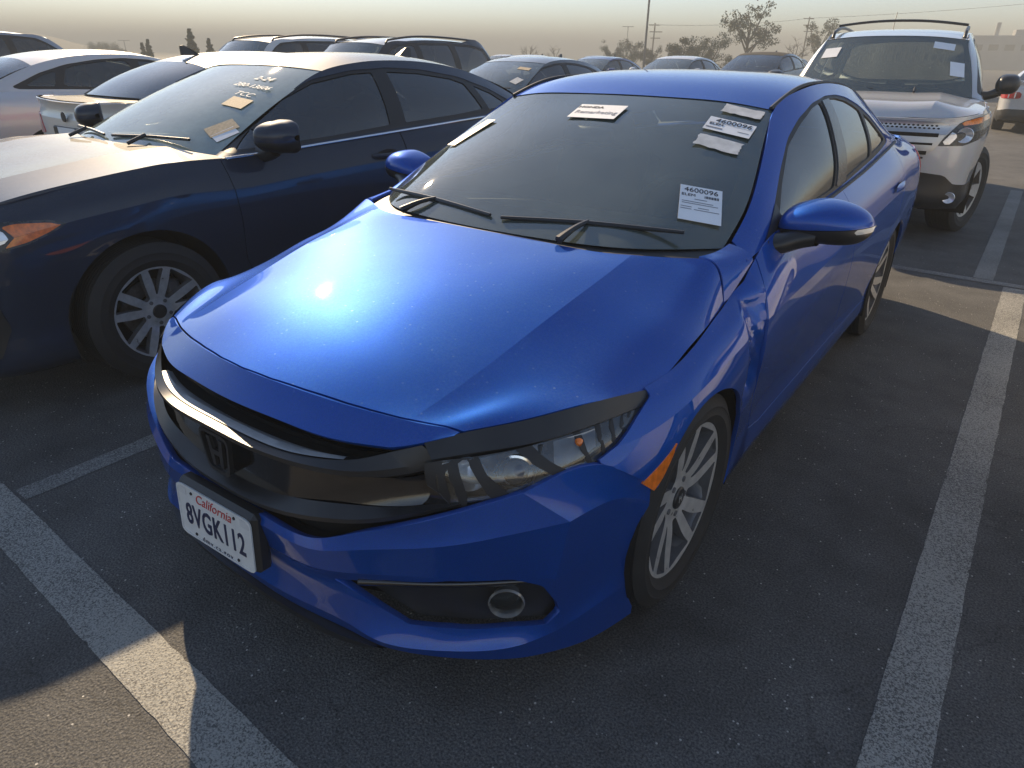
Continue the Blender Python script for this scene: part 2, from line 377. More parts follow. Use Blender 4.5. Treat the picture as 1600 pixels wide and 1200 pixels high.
# ---------------------------------------------------------------- wheels
def petal(r0, r1, a0, a1, w0, w1, n=7):
    """window outline in the wheel plane, from radius r0 to r1, half-angles w0/w1 about centre angles a0..a1"""
    L = []; Rr = []
    for t in np.linspace(0, 1, n):
        r = r0 + (r1 - r0) * t; a = a0 + (a1 - a0) * t; w = w0 + (w1 - w0) * t ** .8
        L.append((r * math.cos(a - w), r * math.sin(a - w))); Rr.append((r * math.cos(a + w), r * math.sin(a + w)))
    return L + Rr[::-1]
def make_wheel(parent, name, loc, rt, rr, width, side, wins, face_mat, spin=0., disc=True, steer=0., cap_mark=None, lugs=5):
    """tyre, rim barrel, spoked face with cut-through windows, hub cap, nuts, disc. side=+1 outer face towards +x"""
    w = empty(name, loc, steer, parent=parent)
    hw = width / 2
    ty = [(-hw * .72, rr - .012), (-hw * .9, rr + .004), (-hw * 1.02, rr + (rt - rr) * .45), (-hw * .97, rt - .022), (-hw * .86, rt - .006)]
    for k, q in enumerate(np.linspace(-.78, .78, 9)):
        ty += [(hw * q - .011, rt - .002), (hw * q - .006, rt), (hw * q + .006, rt), (hw * q + .0085, rt - .001), (hw * q + .0095, rt - .008), (hw * q + .0125, rt - .008)][:6] if k < 8 else [(hw * q - .011, rt - .002), (hw * q + .006, rt)]
    ty += [(hw * .86, rt - .006), (hw * .97, rt - .022), (hw * 1.015, rr + (rt - rr) * .62), (hw * 1.03, rr + (rt - rr) * .60), (hw * 1.03, rr + (rt - rr) * .56), (hw * 1.015, rr + (rt - rr) * .54), (hw * 1.0, rr + (rt - rr) * .30), (hw * 1.012, rr + (rt - rr) * .27), (hw * .985, rr + (rt - rr) * .22), (hw * .9, rr + .006), (hw * .86, rr - .004), (hw * .72, rr - .012)]
    flipx = np.array([side, 1, 1])
    def put(ms, f=True):
        m2 = MS(ms.V * flipx, ms.N * flipx, [q[::-1] for q in ms.F] if side < 0 else ms.F); return m2
    mk('tyre', put(lathe(ty, 64)), M_RUB, w, sharp=32)
    barrel = lathe([(hw * .86, rr - .001), (hw * .80, rr - .010), (hw * .6, rr - .022), (-hw * .8, rr - .03)], 56)
    barrel.F = [f[::-1] for f in barrel.F]
    rimo = mk('rim', put(barrel), M_ALUD, w, sharp=40)
    # spoked face: dished disc cut by windows
    nr, na = 40, 180
    rs = np.linspace(.028, rr - .002, nr)
    prof = lambda r: hw * (.62 + .22 * np.clip((r - .05) / (rr - .05), 0, 1) ** 1.3 - .05 * np.exp(-((r - .07) / .03) ** 2))
    an = np.linspace(0, 2 * np.pi, na + 1)[:-1]
    G = np.stack([np.stack([np.full(na, prof(r)), r * np.cos(an), r * np.sin(an)], -1) for r in rs], 0)
    G = np.concatenate([G, G[:, :1]], 1); dsc = grid_ms(G, False)
    if dsc.N[:, 0].mean() < 0: dsc = grid_ms(G, True)
    P = dsc.V[:, 1:]
    c, s = math.cos(-spin), math.sin(-spin); P = np.stack([P[:, 0] * c - P[:, 1] * s, P[:, 0] * s + P[:, 1] * c], -1)
    val = np.full(len(P), -1.)
    for poly in wins: val = np.maximum(val, -psdf(P, poly))
    face = clip(dsc, val)
    groups = {}; E = [(i, j) for i, j in bound_edges(face) if .03 <= math.hypot(face.V[i][1], face.V[i][2]) <= rr - .004]
    mid = np.array([(face.V[i] + face.V[j])[1:] / 2 for i, j in E]); mid = np.stack([mid[:, 0] * c - mid[:, 1] * s, mid[:, 0] * s + mid[:, 1] * c], -1)
    own = np.argmin(np.abs(np.stack([psdf(mid, q) for q in wins], 0)), 0) if disc else np.zeros(len(E), int)
    for (i, j), g_ in zip(E, own):
        V, F = groups.setdefault(int(g_), ([], [])); k = len(V); da = np.array([.034, 0, 0]); a, b = face.V[i], face.V[j]
        V += [a, b, b - da, a - da]; F.append((k + 1, k, k + 3, k + 2))
    mk('spoked_face', put(face), face_mat, w)
    for V, F in groups.values(): mk('spoke_recess', put(MS(V, np.zeros((len(V), 3)), F)), M_ALUD, w, sharp=50)
    h0 = prof(.03)
    capm = lathe([(h0 - .01, .034), (h0 + .004, .034), (h0 + .007, .031), (h0 + .008, 0.0005)], 28)
    cap = mk('centre_cap', put(capm), M_BLACK if cap_mark else M_TRIM, w, sharp=35)
    if cap_mark: cap_mark(w, h0 + .009, side)
    for q in range(lugs):
        a = spin + 2 * math.pi * (q + .5) / lugs; rc = .057
        nut = lathe([(h0 - .012, .0135), (h0 - .006, .0135), (h0 - .006, .0095), (h0 + .001, .009), (h0 + .002, .0005)], 10)
        nut.V = nut.V + [0, rc * math.cos(a), rc * math.sin(a)]; mk('lug_nut', put(nut), M_ALUD, w, sharp=40)
    if disc:
        d = lathe([(.0, .07), (.0, .145), (-.022, .145), (-.022, .07)], 40); mk('brake_disc', put(d), M_DISC, w, sharp=30)
        cal = box((-.012, .118, .045), (.07, .07, .16), .015); mk('brake_caliper', put(cal), M_ALUD, w, sharp=40)
    bk = lathe([(-hw * .35, .02), (-hw * .35, rr - .025)], 32); mk('wheel_backing', put(bk), M_VOID, w, sharp=30)
    return w
def circ_sdf(V, yc, zc, r): return np.hypot(V[:, 1] - yc, V[:, 2] - zc) - r
def arch_liner(name, parent, yc, zc, r, x0, x1, side):
    L = lathe([(x0, r), (x1, r), (x1, .05)], 28, a0=-.35, a1=math.pi + .35); L.V = L.V * [side, 1, 1] + [0, yc, zc]
    return mk(name, L, M_VOID, parent, sharp=30)

# ---------------------------------------------------------------- the blue sedan
BLUE = paint('dusty_blue_metallic_paint', (.004, .082, .44), dust=.09, metal=.58, rough=.48, dustcol=(.32, .38, .44), coat=1.0, tint=(.20, .42, .85))
civ = empty('blue_sedan', (0, 0, 0), 0, 'dusty metallic blue sedan with black grille and white front number plate', 'car')
SIDE = {
 -.62: [(.66, .14), (.695, .20), (.70, .28), (.705, .38), (.705, .47), (.70, .55), (.69, .62), (.672, .67), (.645, .71), (.60, .742)],
 -.50: [(.748, .14), (.779, .20), (.787, .28), (.793, .38), (.795, .47), (.791, .55), (.777, .62), (.753, .67), (.725, .712), (.684, .752)],
 -.30: [(.83, .13), (.858, .19), (.866, .28), (.872, .38), (.877, .48), (.874, .56), (.861, .62), (.838, .67), (.808, .712), (.770, .750)],
 -.10: [(.845, .13), (.872, .19), (.882, .28), (.890, .38), (.896, .48), (.897, .57), (.890, .64), (.872, .695), (.842, .732), (.802, .754)],
 .10: [(.845, .14), (.872, .20), (.882, .28), (.890, .38), (.896, .48), (.899, .58), (.893, .66), (.878, .72), (.848, .765), (.805, .792)],
 .20: [(.843, .145), (.868, .20), (.876, .28), (.883, .38), (.890, .48), (.895, .58), (.893, .665), (.881, .733), (.850, .783), (.799, .813)],
 .40: [(.838, .155), (.862, .205), (.868, .28), (.870, .375), (.879, .475), (.888, .58), (.892, .675), (.886, .757), (.858, .822), (.801, .882)],
 .30: [(.84, .15), (.864, .20), (.870, .28), (.876, .38), (.885, .48), (.892, .58), (.893, .67), (.883, .745), (.853, .802), (.797, .836)],
 .50: [(.835, .16), (.860, .21), (.866, .28), (.864, .37), (.873, .47), (.884, .58), (.890, .68), (.887, .765), (.864, .845), (.802, .938)],
 .90: [(.83, .17), (.857, .21), (.865, .28), (.858, .36), (.866, .46), (.880, .58), (.890, .69), (.889, .785), (.866, .865), (.806, .962)],
 1.4: [(.83, .17), (.857, .21), (.865, .28), (.858, .36), (.866, .46), (.882, .59), (.892, .71), (.891, .81), (.868, .887), (.804, .985)],
 1.9: [(.83, .17), (.857, .21), (.865, .28), (.861, .36), (.870, .46), (.886, .60), (.895, .73), (.893, .83), (.868, .912), (.796, 1.01)],
 2.3: [(.83, .17), (.859, .21), (.867, .28), (.868, .37), (.880, .48), (.893, .61), (.898, .74), (.893, .845), (.865, .932), (.786, 1.038)],
 2.7: [(.83, .18), (.861, .22), (.869, .29), (.876, .38), (.890, .50), (.899, .63), (.899, .75), (.889, .86), (.858, .95), (.768, 1.062)],
 3.1: [(.82, .20), (.849, .24), (.857, .31), (.868, .40), (.883, .51), (.890, .64), (.888, .77), (.873, .88), (.835, .968), (.73, 1.055)],
 3.45: [(.77, .24), (.80, .28), (.81, .34), (.82, .42), (.835, .53), (.842, .66), (.838, .79), (.822, .89), (.785, .97), (.68, 1.045)],
 3.65: [(.62, .27), (.65, .31), (.66, .37), (.67, .44), (.68, .54), (.685, .67), (.68, .80), (.66, .90), (.62, .97), (.53, 1.035)]}
cg = [[(x, y, z) for x, z in SIDE[y]] for y in sorted(SIDE)]
cg += [[(x * .55, 3.735, z) for x, z in SIDE[3.65]], [(0, 3.75, z) for x, z in SIDE[3.65]]]
side = surf(cg, .016, .013, cv=(7,), flip=False)
if side.N[np.argmax(side.V[:, 0])][0] < 0: side = surf(cg, .016, .013, cv=(7,), flip=True)
WZ, AR = .322, .347
HOODEDGE = [(-.66, .742), (-.535, .757), (-.375, .762), (-.20, .737), (0, .782), (.16, .803), (.27, .815), (.283, .85), (.29, .91), (.292, .955)]
arch = lambda m: clip(clip(m, -circ_sdf(m.V, 0, WZ, AR)), -circ_sdf(clip(m, -circ_sdf(m.V, 0, WZ, AR)).V, 2.7, WZ, AR))
body = arch(side)
# panel outlines in (y, z)
FENDER = [(-.444, .652), (-.404, .664), (-.371, .673), (-.33, .692), (-.288, .712), (-.25, .726), (-.215, .737), (-.19, .90), (.2, .95), (.33, 1.1), (.48, 1.1), (.472, .92), (.44, .84), (.422, .76), (.422, .62), (.44, .50), (.50, .36), (.50, .13), (.2, .13), (-.31, .552), (-.33, .567), (-.393, .617)]
DCUT = [(1.48, 1.1), (1.51, .90), (1.528, .762), (1.575, .66), (1.62, .554), (1.66, .45), (1.684, .38), (1.68, .33), (1.655, .315)]
DOORF = [(.48, 1.1), (.472, .92), (.44, .84), (.422, .76), (.422, .62), (.44, .50), (.50, .36), (.51, .335), (.62, .315)] + DCUT[::-1]
DOORR = DCUT + [(2.26, .315), (2.335, .40), (2.36, .52), (2.42, .65), (2.55, .76), (2.63, .86), (2.66, 1.1)]
SILL = [(.49, .37), (.51, .335), (.62, .315), (2.26, .315), (2.34, .30), (2.40, .10), (.30, .10), (.33, .2)]
g = .002
side_parts = []
fend = cutp(body, FENDER, 'yz', g); doorf = cutp(body, DOORF, 'yz', g); doorr = cutp(body, DOORR, 'yz', g); sillp = cutp(body, SILL, 'yz', g * .6)
BUMPLINE = [(-.47, .665), (-.36, .585), (-.30, .54), (.2, .13), (.2, 0), (-1.2, 0), (-1.2, .665)]
quart = body
for P in (FENDER, DOORF, DOORR, SILL): quart = cutp(quart, P, 'yz', g, out=True)
quart = clip(quart, 2.2 - quart.V[:, 1])
# crumpled dent behind the front arch, ahead of the door
def dent(ms):
    V = ms.V.copy(); y, z = V[:, 1], V[:, 2]
    a = np.exp(-((y - .36) / .06) ** 2) * np.clip((z - .48) / .1, 0, 1) * np.clip((.87 - z) / .06, 0, 1)
    V[:, 0] -= .026 * a + .012 * a * np.sin((y * 60 + z * 26)) * np.sin(z * 55 + y * 30)
    b = np.exp(-((y - .40) / .035) ** 2 - ((z - .845) / .03) ** 2); V[:, 0] += .012 * b
    n = MS(V, ms.N, ms.F)
    acc = np.zeros_like(V)
    for f in ms.F:
        p = V[list(f)]; fn = np.cross(p[1] - p[0], p[2] - p[0]);
        if len(f) > 3: fn = fn + np.cross(p[2] - p[0], p[3] - p[0])
        for i in f: acc[i] += fn
    acc /= np.linalg.norm(acc, axis=1, keepdims=True) + 1e-12
    w = np.clip((a + b) * 4, 0, 1)[:, None]; nn = ms.N * (1 - w) + acc * w
    return MS(V, nn / (np.linalg.norm(nn, axis=1, keepdims=True) + 1e-12), ms.F)
for sgn, wd in ((1, 'left'), (-1, 'right')):
    f_ = (lambda m: m) if sgn > 0 else (lambda m: m.mirror())
    fo = mk('fender', rim(f_(dent(fend) if sgn > 0 else fend), .014), BLUE, civ)
    if sgn > 0: fo['label'] = 'front fender with a crumpled dent at its rear edge'
    dfo = mk('door', rim(f_(doorf), .014), BLUE, civ); dro = mk('door', rim(f_(doorr), .014), BLUE, civ)
    mk('rocker_panel', rim(f_(sillp), .014), BLUE, civ); mk('rear_quarter_panel', rim(f_(quart), .014), BLUE, civ)
    # handles
    for d_, yh, zh in ((dfo, 1.50, .835), (dro, 2.43, .885)):
        xs = .889 if d_ is dfo else .882
        h = surf([[(xs + .012 + .016 * math.sin(math.pi * u) * c, yh - .115 + .23 * u, zh + .016 * s + .006 * u) for c, s in ((-.4, -1), (.7, -.8), (1, 0), (.7, .8), (-.4, 1))] for u in np.linspace(0.02, .98, 9)], .008, .006)
        mk('handle', f_(h), BLUE, d_, sharp=60)
        cup = lathe([(xs + .0035, .032), (xs + .002, .0005)], 20); cup.V = cup.V * [1, 1.5, .75] + [0, yh + .03, zh]; mk('handle_recess', f_(cup), M_TRIM, d_, sharp=30)
    for yc in (0, 2.7): arch_liner('wheel_arch_liner', civ, yc, WZ, AR + .004, .875 if yc else .868, .55, sgn)
cor = surf([[(.790, .281, .826), (.768, .296, .90), (.738, .301, .938), (.69, .297, .947)], [(.797, .36, .868), (.788, .362, .905), (.762, .366, .936), (.712, .362, .950)], [(.801, .45, .918), (.797, .452, .93), (.772, .455, .947), (.722, .45, .960)]], .01, .01)
if cor.N[:, 2].mean() < 0: cor = MS(cor.V, -cor.N, [f[::-1] for f in cor.F])
for sgn in (1, -1): mk('fender_top_corner', rim(cor if sgn > 0 else cor.mirror(), .012), BLUE, civ)
inner = side.off(-.022); inner = clip(inner, .52 - inner.V[:, 1]); inner = clip(inner, -circ_sdf(inner.V, 2.7, WZ, AR + .01)); inner = clip(inner, -circ_sdf(inner.V, 0, WZ, AR + .01))
mk('inner_shell', inner.both(), M_VOID, civ)
mk('engine_bay_blocker', box((0, -.22, .44), (1.02, .86, .46), .05), M_VOID, civ, sharp=30)  # unseen dark box added to stop sun leaking through the engine bay
mk('floor_pan', box((0, 1.55, .20), (1.5, 3.7, .05), .01), M_VOID, civ, sharp=30)

# hood, with its front strip
HC = [
 [(0, -.836, .722), (0, -.787, .785), (0, -.62, .836), (0, -.42, .880), (0, -.20, .918), (0, 0, .944), (0, .10, .953), (0, .125, .955)],
 [(.2, -.823, .720), (.2, -.766, .777), (.2, -.61, .830), (.2, -.415, .875), (.22, -.195, .913), (.24, 0, .940), (.25, .105, .950), (.25, .135, .952)],
 [(.36, -.79, .714), (.36, -.726, .763), (.38, -.59, .806), (.40, -.40, .849), (.42, -.185, .897), (.44, 0, .929), (.45, .12, .944), (.45, .15, .949)],
 [(.46, -.75, .715), (.462, -.692, .755), (.483, -.57, .785), (.502, -.385, .830), (.519, -.18, .881), (.527, 0, .916), (.53, .14, .942), (.53, .18, .949)],
 [(.505, -.72, .725), (.51, -.674, .752), (.56, -.552, .770), (.61, -.38, .798), (.64, -.18, .832), (.66, 0, .866), (.67, .17, .904), (.67, .27, .944)],
 [(.54, -.69, .735), (.545, -.658, .750), (.61, -.543, .769), (.685, -.378, .779), (.735, -.18, .792), (.748, 0, .832), (.75, .17, .872), (.745, .292, .928)],
 [(.567, -.663, .742), (.572, -.648, .746), (.66, -.535, .757), (.745, -.375, .762), (.795, -.185, .738), (.805, 0, .783), (.797, .16, .804), (.79, .275, .825)]]
hood = surf(HC, .012, .012, cu=(3,), cv=(1,), sym=1)
if hood.N[:, 2].mean() < 0: hood = surf(HC, .012, .012, cu=(3,), cv=(1,), sym=1, flip=True)
HCUT = [(-.60, -.638), (-.54, -.656), (-.444, -.695), (-.372, -.718), (-.313, -.735), (-.204, -.760), (-.1, -.778), (0, -.785), (.1, -.778), (.204, -.760), (.313, -.735), (.372, -.718), (.444, -.695), (.54, -.656), (.60, -.638)]
hp = cutp(hood, HCUT + [(1.2, -.6), (1.2, 1), (-1.2, 1), (-1.2, -.6)], 'xy', .0025)
strip = cutp(hood, HCUT + [(1.2, -.6), (1.2, 1), (-1.2, 1), (-1.2, -.6)], 'xy', .0025, out=True)
ho = mk('hood', rim(hp, .014), BLUE, civ); mk('hood_leading_strip', rim(strip, .014), BLUE, civ)
mk('hood_underside', hood.off(-.02), M_VOID, civ)

# bumper skin
BR = {
 'b0': [(0, -.80, .165), (.2, -.79, .165), (.38, -.765, .17), (.47, -.745, .17), (.6, -.68, .165), (.71, -.56, .14), (.755, -.48, .125), (.79, -.40, .12), (.82, -.30, .125)],
 'b1': [(0, -.872, .205), (.2, -.865, .205), (.38, -.842, .207), (.465, -.823, .197), (.60, -.752, .188), (.715, -.625, .15), (.768, -.53, .128), (.814, -.435, .12), (.860, -.305, .13)],
 'b2': [(0, -.880, .235), (.2, -.874, .24), (.38, -.852, .242), (.47, -.832, .222), (.61, -.752, .215), (.72, -.632, .20), (.775, -.53, .205), (.820, -.435, .235), (.864, -.305, .26)],
 'b3': [(0, -.868, .31), (.2, -.862, .31), (.38, -.84, .32), (.50, -.79, .285), (.61, -.728, .262), (.705, -.622, .245), (.772, -.534, .255), (.818, -.425, .275), (.866, -.305, .33)],
 'b4': [(0, -.893, .385), (.2, -.888, .392), (.36, -.868, .405), (.49, -.816, .425), (.612, -.737, .424), (.715, -.622, .40), (.776, -.560, .385), (.824, -.42, .395), (.871, -.305, .40)],
 'b5': [(0, -.905, .462), (.2, -.900, .462), (.33, -.876, .455), (.44, -.845, .490), (.58, -.775, .520), (.69, -.672, .535), (.793, -.540, .545), (.835, -.41, .550), (.875, -.305, .50)],
 'b6': [(0, -.895, .487), (.2, -.893, .485), (.32, -.866, .478), (.41, -.842, .518), (.51, -.802, .558), (.62, -.725, .598), (.715, -.612, .628), (.797, -.452, .650), (.873, -.305, .548)]}
BC = [[BR[k][i] for k in sorted(BR)] for i in range(9)]
bump = surf(BC, .009, .008, cv=(1, 2, 4, 5), cu=(6,), sym=1)
if bump.N[np.argmin(bump.V[:, 1])][1] > 0: bump = surf(BC, .009, .008, cv=(1, 2, 4, 5), cu=(6,), sym=1, flip=True)
bump = clip(bump, circ_sdf(bump.V, 0, WZ, AR) * -1)
INTAKE = [(.345, .365), (.404, .333), (.461, .300), (.515, .270), (.60, .268), (.70, .247), (.755, .232), (.774, .262), (.772, .295), (.752, .365), (.705, .398), (.607, .418), (.48, .405)]
bs = cutp(bump, INTAKE, 'xz', 0, out=True); bs = cutp(bs, [(-x, z) for x, z in INTAKE], 'xz', 0, out=True)
mk('front_bumper', rim(bs, .02), BLUE, civ)
core = bump.off(-.055); core = clip(core, .30 - core.V[:, 2]); core = clip(core, np.abs(core.V[:, 0]) - .72); mk('bumper_core', core, M_VOID, civ)
for sgn in (1, -1):
    f_ = (lambda m: m) if sgn > 0 else (lambda m: m.mirror())
    ins = cutp(bump, smooth_poly(INTAKE, 3, .1), 'xz', -.004); ins = clip(ins, -ins.V[:, 0])
    ins2 = MS(ins.V + [-.0, .0, 0] + np.array([0, 1, 0]) * (.035 * np.clip((.415 - ins.V[:, 2]) / .06, 0, 1))[:, None] - ins.N * .012, ins.N, ins.F)
    pod = mk('fog_lamp_surround', f_(ins2), M_BLACK, civ)
    bar = tube([(.42, -.838, .385), (.5, -.80, .398), (.6, -.732, .400), (.69, -.635, .385), (.735, -.565, .365)], .009, 6, 24); mk('surround_bar', f_(bar), M_GLOSS, pod)
    yx = (.69, -.635, .312); d = Vector((.60, -.80, 0))
    lens = lathe([(.012, .044), (.018, .041), (.008, .038), (-.02, .034), (-.024, .0005)], 28)
    Q = np.array(frame(yx, (d.x, d.y, 0), (0, 0, 1)).to_3x3()); lens.V = lens.V @ Q.T + np.array(yx) + np.array([-.012, .016, 0])
    mk('fog_lamp', f_(lens), mat('smoked_lamp_reflector', (.34, .34, .33), .25, metal=.5), civ, sharp=35)
    gl = lathe([(.006, .041), (.010, .03), (.012, .0005)], 24); gl.V = gl.V @ Q.T + np.array(yx) + np.array([-.012, .016, 0]); mk('fog_lamp_glass', f_(gl), M_LENS, civ, sharp=60)
    # amber side marker
    mkp = cutp(side, [(-.338, .566), (-.295, .528), (-.262, .552), (-.215, .60), (-.19, .625), (-.225, .607)], 'yz', 0).off(.003); mk('side_marker', f_(rim(mkp, .008)), M_AMBER, civ)
# black chin under the centre of the bumper
mk('chin_spoiler', loft([symc([(0, -.85, .205), (.2, -.845, .205), (.38, -.82, .205), (.45, -.80, .2)]), symc([(0, -.886, .198), (.2, -.88, .198), (.38, -.857, .198), (.45, -.835, .195)]), symc([(0, -.876, .165), (.2, -.87, .165), (.38, -.845, .168), (.45, -.815, .172)]), symc([(0, -.80, .16), (.2, -.80, .16), (.38, -.78, .165), (.45, -.76, .17)])], 50), M_BLACK, civ, sharp=30)
# ---- grille assembly
gr = empty('grille', (0, 0, 0), parent=civ)
def band(name, rows, m, parent=gr, n=60, sharp=30):
    return mk(name, loft([symc(r) for r in rows], n), m, parent, sharp=sharp)
band('grille_wing', [[(0, -.872, .680), (.13, -.866, .674), (.24, -.851, .671), (.33, -.826, .674), (.395, -.795, .682), (.455, -.758, .702), (.52, -.712, .724)],
                     [(0, -.904, .684), (.13, -.896, .676), (.24, -.876, .668), (.33, -.847, .664), (.40, -.815, .664), (.47, -.772, .674), (.555, -.70, .694)],
                     [(0, -.905, .674), (.13, -.897, .666), (.24, -.876, .657), (.33, -.848, .652), (.40, -.815, .650), (.47, -.772, .656), (.555, -.70, .676)],
                     [(0, -.862, .655), (.13, -.855, .650), (.24, -.84, .643), (.33, -.815, .638), (.40, -.785, .635), (.47, -.745, .640), (.555, -.67, .66)]], M_BLACK)
band('chrome_strip', [[(0, -.826, .662), (.13, -.822, .663), (.24, -.812, .665), (.32, -.795, .667), (.365, -.782, .670)],
                      [(0, -.850, .680), (.13, -.845, .677), (.24, -.832, .675), (.32, -.811, .677), (.368, -.794, .678)],
                      [(0, -.876, .683), (.13, -.869, .677), (.24, -.853, .674), (.32, -.829, .677), (.372, -.806, .679)]], mat('brushed_chrome', (.36, .37, .37), .5, metal=.25, vary=.1, vscale=60))
band('upper_grille_opening', [[(0, -.80, .725), (.15, -.79, .722), (.30, -.77, .718), (.42, -.72, .718), (.52, -.66, .725)], [(0, -.79, .655), (.15, -.785, .655), (.30, -.765, .655), (.42, -.735, .66), (.52, -.68, .67)], [(0, -.85, .652), (.15, -.845, .652), (.30, -.82, .652), (.42, -.775, .655), (.52, -.71, .67)]], M_VOID)
for k, zz in enumerate((.682, .70)): band('grille_slat', [[(0, -.805, zz), (.2, -.795, zz), (.36, -.765, zz - .002), (.44, -.73, zz)], [(0, -.812, zz + .004), (.2, -.802, zz + .004), (.36, -.772, zz + .002), (.44, -.737, zz + .004)], [(0, -.80, zz + .008), (.2, -.79, zz + .008), (.36, -.76, zz + .006), (.44, -.725, zz + .008)]], M_GLOSS)
band('grille_face', [[(0, -.866, .652), (.15, -.859, .651), (.30, -.834, .648), (.40, -.795, .645), (.48, -.75, .645), (.57, -.675, .665)],
                     [(0, -.858, .59), (.15, -.852, .592), (.30, -.828, .595), (.40, -.79, .60), (.48, -.745, .605), (.57, -.67, .615)],
                     [(0, -.862, .52), (.15, -.856, .525), (.30, -.840, .545), (.40, -.808, .56), (.48, -.765, .575), (.57, -.69, .59)]], M_GLOSS, sharp=60)
band('grille_lower_band', [[(0, -.852, .528), (.15, -.852, .531), (.25, -.848, .548), (.34, -.832, .566), (.42, -.80, .574), (.5, -.757, .582), (.60, -.67, .60)],
                           [(0, -.898, .513), (.15, -.892, .515), (.25, -.878, .525), (.34, -.858, .540), (.42, -.828, .553), (.5, -.785, .574), (.61, -.70, .603)],
                           [(0, -.897, .502), (.15, -.891, .504), (.25, -.877, .513), (.34, -.857, .528), (.42, -.826, .541), (.5, -.783, .562), (.61, -.695, .595)],
                           [(0, -.85, .492), (.15, -.845, .492), (.25, -.835, .497), (.34, -.815, .505), (.42, -.785, .525), (.5, -.75, .548), (.61, -.66, .585)]], M_BLACK)
band('lower_grille_recess', [[(0, -.845, .50), (.2, -.838, .50), (.34, -.81, .51), (.45, -.765, .54)], [(0, -.84, .46), (.2, -.835, .46), (.34, -.81, .46), (.45, -.765, .49)], [(0, -.9, .455), (.2, -.89, .455), (.34, -.86, .455), (.45, -.82, .49)]], M_VOID)
# emblem: black rounded badge with an H
emb = empty('grille_emblem', (0, -.880, .598), parent=gr)
def rrect(w0, w1, h, r=.3, n=5): return smooth_poly([(-w0, -h), (w0, -h), (w1, h), (-w1, h)], n, r)
def plate_ms(poly, y0, y1, hole=None):
    P = np.asarray(poly); k = len(P); V = [(p[0], y0, p[1]) for p in P] + [(p[0], y1, p[1]) for p in P]
    if hole is None: F = [tuple(range(k))] + [(i, k + i, k + (i + 1) % k, (i + 1) % k) for i in range(k)]
    else:
        Q = np.asarray(hole); V += [(p[0], y0, p[1]) for p in Q] + [(p[0], y1, p[1]) for p in Q]; F = []
        for i in range(k):
            j = (i + 1) % k; F += [(i, 2 * k + i, 2 * k + j, j)[::-1], (i, k + i, k + j, j), (2 * k + i, 2 * k + j, 3 * k + j, 3 * k + i)]
    ms = MS(V, np.zeros((len(V), 3)), F)
    return ms
mk('badge_plate', plate_ms(rrect(.044, .062, .056, .22), -.004, .03), M_GLOSS, emb, sharp=30)
mk('badge_ring', plate_ms(rrect(.046, .064, .058, .22), -.013, -.002, rrect(.038, .056, .049, .22)), M_BLACK, emb, sharp=30)
hp_ = [(-.033, .040), (-.020, .040), (-.013, .006), (.013, .006), (.020, .040), (.033, .040), (.022, -.040), (.010, -.040), (.011, -.008), (-.011, -.008), (-.010, -.040), (-.022, -.040)]
mk('badge_letter', plate_ms(hp_[::-1], -.012, -.003), M_BLACK, emb, sharp=30)
# number plate
pl = empty('number_plate', (0.0, -.93, .403), parent=civ)
pl.rotation_euler = (R(-4), 0, R(2))
M_PLATE = mat('plate_white', (.62, .64, .64), .4, vary=.06, vscale=30); M_NAVY = mat('plate_navy', (.012, .018, .06), .4)
pp = rrect(.1525, .1525, .0765, .10, 5)
mk('plate_sheet', plate_ms(pp, -.004, -.002), M_PLATE, pl, sharp=30)
mk('plate_raised_edge', plate_ms(rrect(.1525, .1525, .0765, .10, 5), -.0058, -.0035, rrect(.147, .147, .071, .10, 5)), M_PLATE, pl, sharp=30)
mk('plate_bracket', box((.003, .022, .004), (.315, .046, .17), .012), M_BLACK, pl, sharp=30)
PM = lambda x, z: frame((x, -.0047, z), (1, 0, 0), (0, 0, 1))
text('plate_characters', '8VGK112', .088, PM(0, -.010), M_NAVY, pl, sx=.66, ext=.0008, bold=.0012, space=1.08)
text('plate_state', 'California', .040, PM(.0, .052), mat('plate_red', (.45, .02, .02), .5), pl, sx=.95, shear=.35)
text('plate_website', 'dmv.ca.gov', .021, PM(.0, -.066), M_NAVY, pl, sx=1.1, space=1.25)
for x, z in ((-.088, .060), (.088, .060), (-.088, -.062), (.088, -.062)): mk('plate_bolt', lathe([(-.004, .0045), (-.0065, .004), (-.007, .0004)], 10, 'y').move((x, 0, z)), M_INK, pl, sharp=40)
for x in (-.128, .128): mk('plate_sticker_corner', plate_ms(rrect(.017, .017, .010, .1), -.0052, -.0046).move((x, 0, .058)), mat('plate_tab', (.55, .57, .58), .5), pl, sharp=30)

